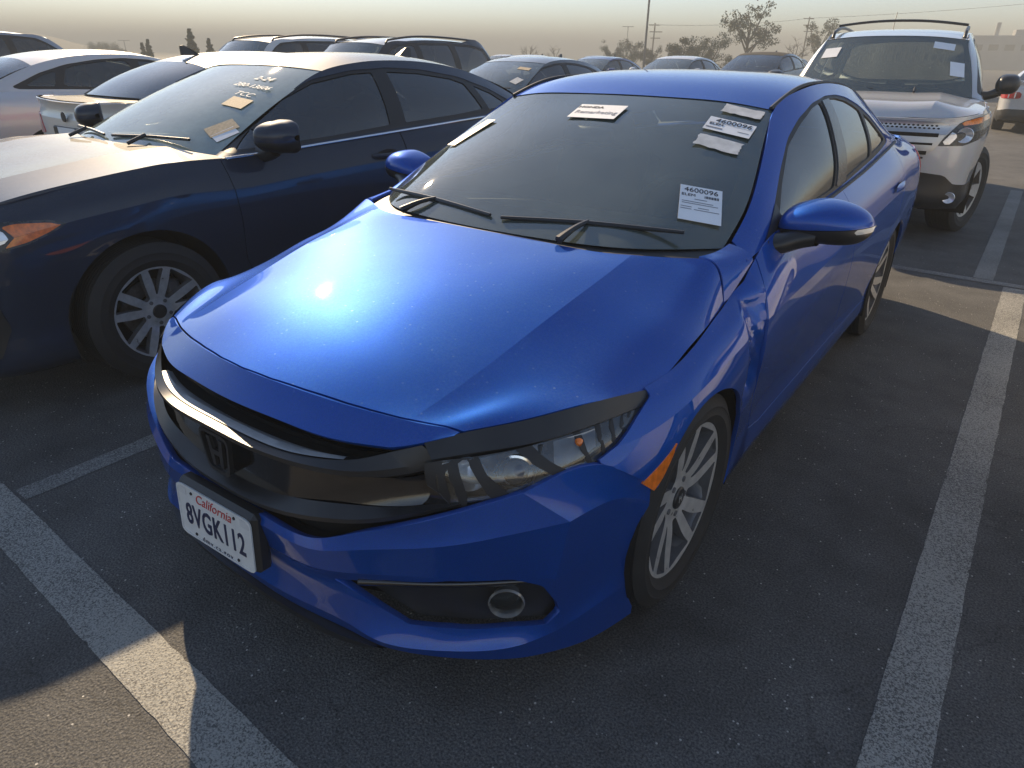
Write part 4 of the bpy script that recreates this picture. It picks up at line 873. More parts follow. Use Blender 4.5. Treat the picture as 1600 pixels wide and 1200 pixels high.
    def cross_rows(H, edge, corner=None, mids=(.0, .3, .6, .85, 1.0), pw=2.6):
        rows = []
        for u in mids:
            r = []
            for (y, z), (xe, ze) in zip(H, edge): r.append((xe * u, y, z + (ze - z) * u ** pw))
            rows.append(r)
        return rows
    HR = cross_rows(H, he)
    sweep = S.get('sweep', .10)
    for i, u in enumerate((.0, .3, .6, .85, 1.0)):
        HR[i] = [(x, y + sweep * u * u * (1 if j == 0 else .6 if j == 1 else 0) + (cw[3] - cw[0]) * u ** 2.5 * (1 if j == len(HR[i]) - 1 else .5 if j == len(HR[i]) - 2 else 0), z) for j, (x, y, z) in enumerate(HR[i])]
    if S.get('ridge'):
        for r in (HR[2],): HR[2] = [(x, y, z + S['ridge'] * (0 if j == 0 else 1)) for j, (x, y, z) in enumerate(r)]
    hood = out(surf(HR, res, res, cu=(2,) if S.get('ridge') else (), sym=1), 2, 1); mk('hood', rim(hood, .015), body_mat, root)
    # windscreen / roof / rear window / boot, all through cross rows with matching edges
    def span(A, B, bulge, n=4):
        rows = []
        for u, q in ((0, 0), (.4, .0), (.75, 0), (1, 0)):
            r = []
            for t in np.linspace(0, 1, n):
                def pt(K): return np.array([K[2] * u, K[0] + (K[3] - K[0]) * u ** 2.4, K[1] + (K[4] - K[1]) * u ** 2.4])
                p = pt(A) * (1 - t) + pt(B) * t; p = p + np.array([0, 0, bulge * 4 * t * (1 - t)]); r.append(tuple(p))
            rows.append(r)
        return rows
    wsn = out(surf(span(cw, hd, S.get('wsb', .015)), res * 1.5, res * 1.5, sym=1), 2, 1); mk('windscreen', wsn.off(-.003), wind_m, root)
    bw = np.abs(wsn.V[:, 0]) / np.maximum(.01, cw[2] + (hd[2] - cw[2]) * (wsn.V[:, 2] - cw[4]) / (hd[4] - cw[4])) - .93
    tt = np.maximum(bw, np.maximum((cw[1] + .045 + 0 * wsn.V[:, 2] - wsn.V[:, 2]) * .8 - .0, (wsn.V[:, 2] - hd[4] + .015) * .8)); mk('windscreen_border', clip(wsn.off(-.006), -tt), M_TRIM, root)
    RFc = S['roof']; rh, rb = S['rhead'], S['rbase']
    rl = [(hd[3], hd[2], hd[4])] + S['rail'] + [(rh[3], rh[2], rh[4])]
    cen = [(hd[0], hd[1])] + RFc + [(rh[0], rh[1])]
    RR = []
    for u in (0, .4, .75, 1):
        r = []
        for (yc, zc), (ye, xe, ze) in zip(cen, rl): r.append((xe * u, yc + (ye - yc) * u ** 2.4, zc + (ze - zc) * u ** 2.6))
        RR.append(r)
    roof = out(surf(RR, res, res, sym=1), 2, 1); mk('roof', roof, body_mat if not S.get('roof_mat') else S['roof_mat'], root)
    mk('headliner', MS(roof.V - roof.N * .04, -roof.N, [f[::-1] for f in roof.F]), M_INT, root)
    rwn = out(surf(span(rh, rb, S.get('rwb', .02)), res * 1.5, res * 1.5, sym=1), 2, 1); mk('rear_window', rwn, glass_m, root)
    Bc = S['boot']; be = []
    for j, (y, z) in enumerate(Bc): x_, z_ = lerp_list(top, min(y, top[-1][0])); be.append((x_, z_))
    if len(Bc) > 1:
        BRw = cross_rows(Bc, be, mids=(0, .4, .75, 1.0)); n_ = len(Bc)
        for i, u in enumerate((0, .4, .75, 1.0)): BRw[i] = [(x, y + (rb[3] - rb[0]) * u ** 2.4 * (1 if j == 0 else 0) - S.get('bsweep', .12) * u ** 2.2 * (1 if j == n_ - 1 else 0), z) for j, (x, y, z) in enumerate(BRw[i])]
        mk('boot_lid', out(surf(BRw, res, res, sym=1), 2, 1), body_mat, root)
    # greenhouse sides between belt line and rail
    tp = [(cw[3], cw[2], cw[4]), ((cw[3] + hd[3]) / 2, (cw[2] + hd[2]) / 2 + .008, (cw[4] + hd[4]) / 2 + S.get('wsb', .015) * .6), (hd[3], hd[2], hd[4])] + S['rail'] + [(rh[3], rh[2], rh[4]), ((rh[3] + rb[3]) / 2, (rh[2] + rb[2]) / 2, (rh[4] + rb[4]) / 2 + .01), (rb[3], rb[2], rb[4])]
    gs = []
    y0b, y1b = S.get('beltspan', (cw[3] - .03, rb[3] + .03)); n = len(tp)
    for i, (y, x, z) in enumerate(tp):
        yb = y0b + (y1b - y0b) * (y - tp[0][0]) / (tp[-1][0] - tp[0][0]); xb, zb = lerp_list(top, yb); t_, b_ = np.array((x, y, z)), np.array((xb, yb, zb)); h = max(0, z - zb)
        gs.append([tuple(b_ + (t_ - b_) * q + np.array([.09 * h * 4 * q * (1 - q), 0, 0])) for q in (0, .33, .67, 1)])
    gh = out(surf(gs, res * .7, res * .7), 0, 1); dlo = smooth_poly(S['dlo'], 4, .15)
    gb = cutp(gh, dlo, 'yz', 0, out=True); gt = cutp(gh, dlo, 'yz', 0).off(-.004)
    for Gp in S['win']: gt = cutp(gt, Gp, 'yz', 0, out=True)
    for s in sides:
        f_ = F_(s); mk('roof_side_frame', rim(f_(gb), .02) if detail else f_(gb), body_mat, root); mk('window_surround', f_(gt), M_TRIM, root)
        for Gp in S['win']: mk('side_window', f_(cutp(gh, Gp, 'yz', -.004).off(-.009)), glass_m, root)
        if S.get('belt_chrome'):
            bl = [b for b in np.linspace(S['dlo_y'][0], S['dlo_y'][1], 14)]; mk('belt_moulding', f_(tube([(lerp_list(top, y)[0] + .002, y, lerp_list(top, y)[1] + .004) for y in bl], .009, 6, 40)), M_CHROME, root)
        # mirror
        if S.get('mirror'):
            mx, my, mz, mw, mh = S['mirror']; m_ = empty('side_mirror', (0, 0, 0), parent=root)
            rows = []
            for u in np.linspace(0, 1, 11):
                sc = max(.03, 1 - abs(2 * u - 1) ** 3.2) ** .5; r_ = []
                for a in np.linspace(-math.pi, math.pi, 21):
                    r_.append((mx + mw * u, my - .13 * sc * max(math.cos(a), -.3) + .05 * u, mz + mh / 2 * sc * math.copysign(abs(math.sin(a)) ** .7, math.sin(a))))
                rows.append(r_)
            sh = out(surf(rows, .012, .012), 1, -1); zc_ = mz - mh * .12
            mk('mirror_cap', f_(clip(sh, zc_ - sh.V[:, 2])), S.get('mirror_mat', body_mat), m_); mk('mirror_lower', f_(clip(sh, sh.V[:, 2] - zc_)), M_BLACK, m_)
            mk('mirror_core', f_(MS((sh.V - [mx + mw / 2, my, mz]) * .93 + [mx + mw / 2, my, mz], sh.N, sh.F)), M_VOID, m_)
            mk('mirror_arm', f_(tube([(mx - .13, my + .0, mz - mh * .62), (mx - .03, my, mz - mh * .58), (mx + .05, my, mz - mh * .35)], [.045, .038, .045], 10, 10)), M_BLACK, m_)
        for nm, P, ax, m_, lift in S.get('lamps', []):
            if s < 0 and nm.startswith('*'): continue
            src = ring
            if ax == 'xz':
                src = clip(ring, (ring.V[:, 1] - .1) if not nm.startswith('tail') and 'boot' not in nm else (WB + .2 - ring.V[:, 1]))
            pt = cutp(src, P, ax, 0)
            if ax == 'yz' and len(pt.V): pt = clip(pt, .15 - pt.V[:, 0])
            if len(pt.V): mk(nm.strip('*'), rim(f_(pt.off(lift)), .01), m_, root)
        for yc in (0, WB):
            if detail or yc == 0 or True: make_wheel(root, 'wheel', (s * (W - .115), yc, wr), wr, S['rr'], S.get('tw', .215), s, S.get('wins', SPOKE10), S.get('wheel_mat', M_ALU), spin=S.get('spin', .2), disc=detail, steer=S.get('steer', 0) if yc == 0 else 0)
    for nm, P, ax, m_, lift in S.get('centre', []):
        src = clip(ring, (ring.V[:, 1] - .1) if lift < 9 else ring.V[:, 1] * -1 + WB)
        pt = cutp(src.both(), P, 'xz', 0)
        if len(pt.V): mk(nm, rim(pt.off(lift), .012), m_, root)
    mk('cabin_floor', box((0, WB * .5 + .1, .38), (W * 1.6, WB * .85, .04)), M_INT, root, sharp=30)
    mk('engine_bay_blocker', box((0, -fo * .28, sill + .33), (W * 1.1, fo * .95, .46), .05), M_VOID, root, sharp=30); mk('underbody', box((0, WB * .5 + .2, sill + .03), (W * 1.55, WB + .9, .05), .01), M_VOID, root, sharp=30)  # box in the engine bay is unseen, added against sun leaks
    mk('dashboard', box((0, cw[0] + .42, cw[1] - .08), (cw[2] * 1.85, .55, .14), .05), M_DASH, root, sharp=40)
    for x in (-.37, .37): seat(root, x, 1.30 + S.get('seaty', 0))
    seat(root, 0, 2.2 + S.get('seaty', 0), True, .55)
    for A, B in (((.60, cw[0] + .17, cw[1] + .045), (.02, cw[0] + .06, cw[1] + .035)), ((-.05, cw[0] + .05, cw[1] + .035), (-.58, cw[0] + .15, cw[1] + .04))) if detail else ():
        wp = empty('wiper', (0, 0, 0), parent=root); A, B = np.array(A), np.array(B)
        mk('wiper_blade', tube([A, (A + B) / 2 + [0, 0, .005], B], .008, 6), M_BLACK, wp); mk('wiper_arm', tube([(A + B) / 2 + [0, -.12, -.02], (A + B) / 2 + [0, -.02, .015]], .010, 6), M_BLACK, wp)
    if S.get('rails'):
        for s in (1, -1):
            rp = [(s * (x - .05), y, z + .01) for y, x, z in rl]; P = curve(rp, 20)[1:-1] + [0, 0, .045]
            pts = [P[0] - [0, .05, .05]] + list(P) + [P[-1] + np.array([0, .05, -.05])]; mk('roof_rail', tube(pts, .017, 8), M_BLACK, root)
    if S.get('fin'):
        y, z = S['fin']; mk('roof_fin', surf([[(x * (1 - t) ** .6 * .028, y + .16 * t * .75 + .02 * u_, z + .075 * t) for x in (-1, -.5, 0, .5, 1) for u_ in (0,)] for t in np.linspace(0, .98, 6)], .02, .01), M_BLACK, root, sharp=60)
        mk('roof_fin_side', MS([(.02, y - .02, z - .01), (.02, y + .16, z - .01), (.003, y + .17, z + .07), (.003, y + .13, z + .075), (-.02, y - .02, z - .01), (-.02, y + .16, z - .01), (-.003, y + .17, z + .07), (-.003, y + .13, z + .075)], np.zeros((8, 3)), [(0, 1, 2, 3), (4, 7, 6, 5), (0, 3, 7, 4), (1, 5, 6, 2), (3, 2, 6, 7)]), M_BLACK, root, sharp=40)
    return root, dict(ws=wsn, gh=gh, ring=ring, roof=roof)

# ---- dark grey sedan beside the blue one
GREY = paint('dusty_dark_grey_paint', (.026, .038, .066), dust=.22, metal=.08, rough=.55, dustcol=(.22, .21, .18), coat=.7)
FW5 = []
for k in range(5):
    a = k * S5; FW5.append(smooth_poly(petal(.075, .218, a + S5 / 2, a + S5 / 2, .15, .30), 3, .2)); FW5.append(smooth_poly(petal(.085, .216, a, a, .04, .175), 3, .2))
FUS = dict(W=.926, WB=2.85, fo=.97, ro=1.05, wr=.335, rr=.228, ar=.395, sill=.19, tw=.225, zhandle=.915,
    top=[(-.97, .62, .80), (-.70, .74, .872), (-.5, .80, .915), (-.1, .835, .975), (.2, .845, 1.0), (.42, .85, .985), (.9, .852, .998), (1.68, .85, 1.03), (2.4, .835, 1.058), (2.9, .80, 1.07), (3.3, .745, 1.085), (3.55, .70, 1.09)],
    hood=[(-.88, .80), (-.76, .865), (-.5, .935), (-.1, .99), (.2, 1.022), (.33, 1.03)], ridge=.012, sweep=.22, nose_tuck=.06,
    cowl=(.30, 1.02, .74, .52, 1.0), head=(1.30, 1.40, .585, 1.37, 1.375), wsb=.02,
    roof=[(1.6, 1.455), (1.95, 1.476), (2.3, 1.465), (2.6, 1.43)], rail=[(1.62, .595, 1.418), (1.95, .60, 1.432), (2.3, .605, 1.415), (2.6, .62, 1.37)],
    rhead=(2.82, 1.385, .635, 2.82, 1.315), rbase=(3.5, 1.115, .70, 3.35, 1.10), boot=[(3.5, 1.115), (3.7, 1.11), (3.87, 1.10)], beltspan=(.42, 3.30), seaty=.25,
    dlo=[(.52, 1.005), (.78, 1.14), (1.02, 1.25), (1.26, 1.33), (1.55, 1.378), (1.85, 1.392), (2.15, 1.378), (2.5, 1.328), (2.8, 1.245), (3.1, 1.12), (3.05, 1.095), (2.5, 1.082), (1.7, 1.052), (1.0, 1.02)],
    win=[[(.80, 1.03), (.80, 1.135), (1.02, 1.235), (1.26, 1.312), (1.55, 1.358), (1.70, 1.365), (1.66, 1.075), (1.2, 1.045)], [(1.82, 1.368), (2.1, 1.355), (2.4, 1.318), (2.52, 1.285), (2.62, 1.12), (2.3, 1.10), (1.80, 1.08)], [(2.62, 1.27), (2.80, 1.215), (2.98, 1.125), (2.70, 1.115)], [(.60, 1.02), (.765, 1.11), (.765, 1.027)]],
    cuts=[[(.50, 1.2), (.47, 1.0), (.49, .85), (.50, .70), (.50, .50), (.56, .30), (1.68, .30), (1.72, .5), (1.73, .85), (1.70, 1.2)], [(1.705, 1.2), (1.735, .85), (1.725, .5), (1.685, .30), (2.38, .30), (2.50, .62), (2.64, .80), (2.74, .95), (2.78, 1.2)]],
    mirror=(.90, .72, 1.085, .19, .155), belt_chrome=True, dlo_y=(.50, 3.05), wins=FW5, spin=.25, wheel_mat=mat('bright_grey_alloy', (.62, .63, .64), .32, metal=.55, vary=.15, vscale=30),
    lamps=[('headlight', [(-.95, .735), (-.62, .735), (-.46, .755), (-.37, .785), (-.30, .815), (-.36, .838), (-.5, .85), (-.7, .84), (-.95, .80)], 'yz', mat('lamp_housing', (.02, .021, .023), .35), .003),
           ('headlight_reflector', [(-.95, .745), (-.62, .748), (-.52, .778), (-.53, .818), (-.62, .832), (-.95, .80)], 'yz', M_LAMP, .006),
           ('headlight_amber', [(-.545, .752), (-.46, .765), (-.375, .792), (-.325, .815), (-.37, .828), (-.48, .838), (-.53, .832), (-.50, .79)], 'yz', M_AMBER, .006),
           ('bumper_grille', [(-1.0, .30), (-.66, .30), (-.60, .42), (-.62, .52), (-1.0, .54)], 'yz', M_BLACK, .004)], fin=(2.55, 1.44))
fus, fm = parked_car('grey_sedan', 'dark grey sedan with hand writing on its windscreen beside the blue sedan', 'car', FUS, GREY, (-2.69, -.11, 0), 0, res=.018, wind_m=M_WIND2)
def on_surf(ms, x, y):
    k = np.argmin((ms.V[:, 0] - x) ** 2 + (ms.V[:, 1] - y) ** 2); n_ = ms.N[k]
    return Vector((x, y, ms.V[k][2] - ((x - ms.V[k][0]) * n_[0] + (y - ms.V[k][1]) * n_[1]) / n_[2])), Vector(n_)
def ws_frame(ms, x, y, ang=0., lift=.0012):
    p, n_ = on_surf(ms, x, y); xd = Vector((1, 0, 0)); xd = (xd - n_ * xd.dot(n_)).normalized(); yd = n_.cross(xd); x2 = xd * math.cos(ang) + yd * math.sin(ang)
    return frame(p + n_ * lift, x2, n_.cross(x2))
M_CHALK = mat('white_marker', (.80, .80, .76), .7)
for s_, x, y, sz in (('2-24', .36, 1.13, .070), ('280-13606', .38, 1.03, .060), ('TCC', .42, .94, .062)):
    text('windscreen_writing', s_, sz, ws_frame(fm['ws'], x, y, R(4)), M_CHALK, fus, sx=1.1, shear=.25)
def paper(parent, ms, x, y, w, h, ang, m, nm='paper_label'):
    o = mk(nm, MS([(-w / 2, -h / 2, 0), (w / 2, -h / 2, 0), (w / 2, h / 2, 0), (-w / 2, h / 2, 0), (-w / 2, -h / 2, -.001), (w / 2, -h / 2, -.001), (w / 2, h / 2, -.001), (-w / 2, h / 2, -.001)], np.zeros((8, 3)), [(0, 1, 2, 3), (7, 6, 5, 4), (0, 4, 5, 1), (1, 5, 6, 2), (2, 6, 7, 3), (3, 7, 4, 0)]), m, parent, sharp=20)
    o.matrix_basis = ws_frame(ms, x, y, ang); return o
M_KRAFT = mat('brown_label_paper', (.42, .33, .22), .7, vary=.35, vscale=60)
paper(fus, fm['ws'], .47, .86, .15, .10, R(5), M_KRAFT); paper(fus, fm['ws'], .60, .66, .10, .16, R(-20), M_KRAFT); paper(fus, fm['ws'], .655, .64, .07, .13, R(-15), M_WHITE)

# ---- silver family car facing the camera, behind the blue sedan
SILV = paint('silver_metallic_paint', (.68, .69, .70), dust=.12, metal=.3, rough=.4)
EXW = [smooth_poly(petal(.09, .235, k * S5, k * S5, .22, .36), 3, .2) for k in range(5)]
EXP = dict(W=.99, WB=2.86, fo=.95, ro=1.15, wr=.385, rr=.255, ar=.44, sill=.30, tw=.245, zhandle=1.02,
    top=[(-.95, .80, 1.045), (-.7, .875, 1.085), (-.3, .905, 1.11), (.2, .905, 1.13), (.5, .90, 1.14), (1.2, .905, 1.155), (2.4, .905, 1.18), (3.3, .89, 1.20), (3.9, .85, 1.22)],
    hood=[(-.90, 1.03), (-.82, 1.10), (-.5, 1.15), (-.1, 1.175), (.25, 1.19)], ridge=.02, sweep=.08, nose_tuck=.03, zfront=1.03, fplan=[(0, 1.0), (.4, .99), (.70, .95), (.88, .82)],
    cowl=(.25, 1.175, .80, .42, 1.155), head=(.92, 1.69, .66, 1.0, 1.65), roof=[(1.5, 1.755), (2.2, 1.785), (2.9, 1.77)], rail=[(1.5, .67, 1.715), (2.2, .68, 1.74), (2.9, .675, 1.72)],
    rhead=(3.5, 1.735, .66, 3.5, 1.69), rbase=(3.95, 1.22, .80, 3.88, 1.22), boot=[(3.95, 1.22), (4.0, 1.15)], seaty=.1,
    dlo=[(.45, 1.165), (.75, 1.37), (1.05, 1.58), (1.2, 1.655), (1.6, 1.69), (2.4, 1.70), (3.1, 1.68), (3.5, 1.62), (3.75, 1.25), (2.4, 1.21), (1.2, 1.185)],
    win=[[(.65, 1.20), (.86, 1.42), (1.1, 1.58), (1.3, 1.64), (1.62, 1.66), (1.6, 1.22)], [(1.75, 1.665), (2.5, 1.668), (2.52, 1.245), (1.72, 1.23)], [(2.65, 1.665), (3.1, 1.65), (3.4, 1.58), (3.55, 1.28), (2.66, 1.25)]],
    cuts=[[(.50, 1.3), (.48, 1.0), (.50, .45), (1.66, .42), (1.68, 1.3)], [(1.69, 1.3), (1.67, .42), (2.4, .42), (2.55, .8), (2.6, 1.3)]],
    mirror=(.965, .62, 1.27, .20, .17), mirror_mat=M_BLACK, wins=EXW, rails=True, spin=.5, steer=-R(20),
    lamps=[('headlight', [(.60, .83), (.80, .84), (.93, .90), (1.0, .98), (1.0, 1.065), (.86, 1.06), (.74, 1.02)], 'xz', mat('lamp_housing', (.02, .021, .023), .35), .004),
           ('headlight_amber', [(.74, .985), (.99, 1.03), (1.0, 1.06), (.86, 1.055), (.75, 1.02)], 'xz', M_AMBER, .008),
           ('headlight_reflector', [(.63, .84), (.70, .845), (.735, .90), (.72, .97), (.69, .93)], 'xz', M_LAMP, .008),
           ('lower_cladding', [(.0, .25), (1.1, .25), (1.1, .50), (.80, .53), (.72, .60), (.52, .62), (.40, .50), (0, .48)], 'xz', M_BLACK, .006)],
    centre=[('grille_panel', smooth_poly([(-.70, 1.02), (-.60, .80), (-.45, .70), (-.25, .655), (.25, .655), (.45, .70), (.60, .80), (.70, 1.02)], 4, .2), 'xz', mat('satin_silver_grille', (.46, .47, .48), .3, metal=.8, vary=.1), .012)])
expl, em = parked_car('silver_family_car', 'silver family car with roof rails parked nose first behind the blue sedan', 'car', EXP, SILV, (.02, 6.08, 0), R(6), res=.035)
def front_y(ms, x, z):
    V = ms.V; k = np.argmin((np.abs(V[:, 0]) - abs(x)) ** 2 + (V[:, 2] - z) ** 2 + (V[:, 1] > 0) * 9); return V[k][1]
for z0, h in ((.915, .030), (.845, .018), (.775, .030), (.735, .014)):
    pts = [(x, front_y(em['ring'], x, z0) - .016, z0) for x in np.linspace(-.60 + (.9 - z0) * .4, .60 - (.9 - z0) * .4, 13)]
    mk('grille_slot', loft([[(x, y, z - h / 2) for x, y, z in pts], [(x, y - .004, z) for x, y, z in pts], [(x, y, z + h / 2) for x, y, z in pts]], 24), M_VOID, expl, sharp=30)
dots = None
for r_, z0 in ((0, .985), (1, .965), (0, .70), (1, .68)):
    for x in np.arange(-.58 if z0 > .8 else -.38, .59 if z0 > .8 else .39, .034):
        x2 = x + r_ * .017; y2 = front_y(em['ring'], x2, z0) - .017
        d = MS([(x2 + .011 * math.cos(a), y2, z0 + .007 * math.sin(a)) for a in np.linspace(0, 2 * math.pi, 9)[:-1]], np.zeros((8, 3)), [tuple(range(8))]); dots = d if dots is None else dots + d
do = mk('grille_perforation', dots, M_VOID, expl, sharp=30); do['kind'] = 'stuff'
for s in (1, -1):
    f = lathe([(.0, .048), (-.012, .044), (-.008, .036), (.012, .0005)], 24, 'y'); f.V = f.V + [s * .80, front_y(em['ring'], .80, .42) - .012, .42]; mk('fog_lamp', f, M_LAMP, expl, sharp=40)
    r_ = lathe([(.0, .062), (-.014, .058), (-.006, .048), (.018, .0005)], 26, 'y'); r_.V = r_.V + [s * .79, front_y(em['ring'], .79, .92) - .016, .92]; mk('projector_lens', r_, M_LAMP, expl, sharp=40)
paper(expl, em['ws'], .46, .84, .19, .10, 0, M_WHITE); paper(expl, em['ws'], .62, .62, .13, .19, R(8), M_WHITE); paper(expl, em['ws'], -.56, .78, .16, .15, R(-8), M_WHITE)
mk('roof_aerial', tube([(-.2, 3.2, 1.78), (-.2, 3.35, 2.02)], .004, 5), M_BLACK, expl)
# roof bow across the front rails as the photo shows
mk('roof_cross_bar', tube([(-.62, 1.45, 1.80), (-.3, 1.42, 1.835), (0, 1.41, 1.845), (.3, 1.42, 1.835), (.62, 1.45, 1.80)], .013, 8, 20), M_BLACK, expl)
# ---- further parked cars
def variant(S, **k):
    d = dict(S); d.update(k); return d
M_TINT = glass('far_side_glass', (.16, .20, .18), .05)
M_CLEAR = glass('clear_side_glass', (.55, .66, .58), .04)
TAILP = [('tail_light', [(.50, .80), (.93, .80), (.93, .97), (.60, .96)], 'xz', M_RED, .006)]
PEARL = paint('pearl_white_paint', (.68, .68, .65), dust=.15, metal=.1, rough=.4)
WHITE = paint('white_paint', (.74, .75, .76), dust=.2, metal=.0, rough=.45)
NAVYP = paint('dark_navy_paint', (.018, .022, .034), dust=.25, metal=.4, rough=.4)
MIDG = paint('mid_grey_paint', (.10, .105, .11), dust=.25, metal=.45, rough=.4)
BLK = paint('black_paint', (.012, .012, .013), dust=.2, metal=.2, rough=.4)
SKYB = paint('deep_blue_paint', (.012, .03, .16), dust=.15, metal=.4, rough=.4)
BMW = variant(FUS, W=.905, WB=2.81, ro=1.04, fo=.80, lamps=TAILP, fin=(2.55, 1.445), belt_chrome=False, tail_tuck=.015, zrear=1.075, boot=[(3.42, 1.10), (3.65, 1.085), (3.85, 1.075)], rplan=[(.86, .88), (.6, .97), (.3, .99), (0, 1.0)])
bmw, bm = parked_car('white_sedan', 'pearl white sedan showing its boot and red tail light beyond the grey sedan', 'car', BMW, PEARL, (-5.25, 4.92, 0), math.pi, res=.035, glass_m=M_TINT)
yb = 3.85
bad = lathe([(.0, .041), (.006, .038), (.008, .0005)], 22, 'y'); bad.V = bad.V + [0, yb + .008, .96]; mk('round_badge', bad, M_TRIM, bmw, sharp=35)
text('boot_lettering', '328i', .055, frame((-.42, yb - .015, .93), (-1, 0, 0), (0, 0, 1)), M_CHROME, bmw, sx=1.1)
mk('number_plate_recess', box((0, yb - .005, .80), (.52, .03, .16), .01), M_TRIM, bmw, sharp=30); mk('number_plate', box((0, yb + .014, .80), (.31, .006, .15), 0), M_WHITE, bmw, sharp=30)
silv2, _ = parked_car('silver_saloon', 'pale silver car with clear windows at the far end beyond the white sedan', 'car', variant(FUS, W=.90, fin=None, belt_chrome=False, lamps=[]), SILV, (-8.02, 4.55, 0), math.pi, res=.04, glass_m=M_CLEAR, wind_m=M_CLEAR)
SUV = variant(EXP, centre=[], mirror_mat=None, W=.94)
SUV['mirror_mat'] = BLK; SUV['steer'] = 0
dsu, _ = parked_car('dark_suv', 'dark navy estate car with black roof rails behind the grey sedan', 'car', variant(SUV, W=.94), NAVYP, (-8.15, 5.95, -.06), 0, res=.05)
wsu, _ = parked_car('white_suv', 'white estate car with black roof rails beyond the dark one', 'car', SUV, WHITE, (-10.85, 5.75, -.03), 0, res=.05)
gsd, gmm = parked_car('grey_saloon', 'mid grey saloon with torn labels on its windscreen facing the camera', 'car', variant(FUS, W=.90, belt_chrome=False), MIDG, (-5.45, 6.35, -.02), 0, res=.035)
paper(gsd, gmm['ws'], .40, 1.08, .20, .09, R(4), M_KRAFT); paper(gsd, gmm['ws'], .52, .72, .13, .17, R(-12), M_TORN)
leftsuv, _ = parked_car('pale_suv', 'pale blue grey tall car past the silver one at the row end', 'car', variant(SUV, rails=False), paint('pale_blue_grey_paint', (.36, .40, .45), .2), (-14.6, 5.6, 0), math.pi, res=.06, detail=False)
nbr, _ = parked_car('white_saloon', 'white saloon in the next bay that shows as a pale band in the blue doors', 'car', variant(FUS, belt_chrome=False, lamps=[]), WHITE, (3.05, .9, 0), 0, res=.05, glass_m=M_TINT, detail=False)   # neighbour
# third row, across the aisle
MUS = variant(FUS, W=.94, WB=2.72, fo=.9, ro=1.1, fin=None, belt_chrome=False, lamps=[('tail_light', [(.50, .72), (.86, .71), (.92, .76), (.92, .86), (.50, .85)], 'xz', M_RED, .008), ('tail_lower', [(0, .1), (1, .1), (1, .42), (.7, .50), (0, .50)], 'xz', M_BLACK, .006)], tail_tuck=.0, zrear=1.0, boot=[(3.35, 1.07), (3.6, 1.04), (3.80, 1.0)],
    head=(1.35, 1.33, .56, 1.42, 1.31), roof=[(1.6, 1.37), (1.95, 1.385), (2.3, 1.37), (2.5, 1.34)], rail=[(1.62, .57, 1.335), (1.95, .575, 1.345), (2.3, .58, 1.33), (2.5, .59, 1.30)], rhead=(2.7, 1.30, .60, 2.7, 1.25), rbase=(3.35, 1.08, .68, 3.2, 1.07),
    dlo=[(.52, 1.005), (.78, 1.11), (1.02, 1.20), (1.4, 1.28), (1.85, 1.31), (2.15, 1.29), (2.5, 1.2), (2.4, 1.07), (1.7, 1.052), (1.0, 1.02)], win=[[(.70, 1.03), (.80, 1.10), (1.02, 1.18), (1.4, 1.255), (1.85, 1.28), (1.80, 1.075), (1.2, 1.045)]])
must, _ = parked_car('silver_coupe', 'silver coupe with triple bar red tail lights beyond the silver family car', 'car', MUS, SILV, (1.30, 21.8, 0), math.pi, res=.05)
for s in (1, -1):
    for q in (.61, .73): mk('tail_light_bar', box((s * q, 3.79, .785), (.022, .05, .12), .004), M_LAMP, must, sharp=30)
ROW = [(-2.7, WHITE, 'white', 24.6, SUV, 'white tall car facing the aisle behind the silver coupe', 1.6)]
wpk, _ = parked_car('white_tall_car', 'white tall car facing the camera behind the silver coupe', 'car', variant(SUV, rails=False), WHITE, (1.75, 24.4, .06), 0, res=.07, detail=False)
wht, _ = parked_car('white_saloon', 'white saloon with dark side windows in the row across the aisle', 'car', variant(FUS, W=.92, belt_chrome=False, lamps=[]), WHITE, (-7.75, 17.3, .02), 0, res=.06, detail=False, glass_m=M_TINT)
blu, _ = parked_car('blue_saloon', 'deep blue saloon half hidden beside the white saloon across the aisle', 'car', variant(FUS, W=.92, belt_chrome=False, lamps=[]), SKYB, (-10.6, 17.6, -.02), 0, res=.07, detail=False, glass_m=M_TINT)
blk, _ = parked_car('black_compact', 'black soft topped car with clear windows in the row across the aisle', 'car', variant(FUS, W=.92, belt_chrome=False, lamps=[], roof_mat=mat('black_soft_top', (.012, .012, .012), .9, bump=.4), mirror=None), BLK, (-5.05, 16.6, .14), 0, res=.06, detail=False, glass_m=M_CLEAR, wind_m=M_CLEAR)
def copy_tree(o, parent=None):
    c = o.copy(); COL.objects.link(c)
    if parent: c.parent = parent
    for ch in list(o.children): copy_tree(ch, c)
    return c
def set_paint(tree, old, new):
    for o in [tree] + list(tree.children_recursive):
        for s in o.material_slots:
            if s.material == old: s.link = 'OBJECT'; s.material = new
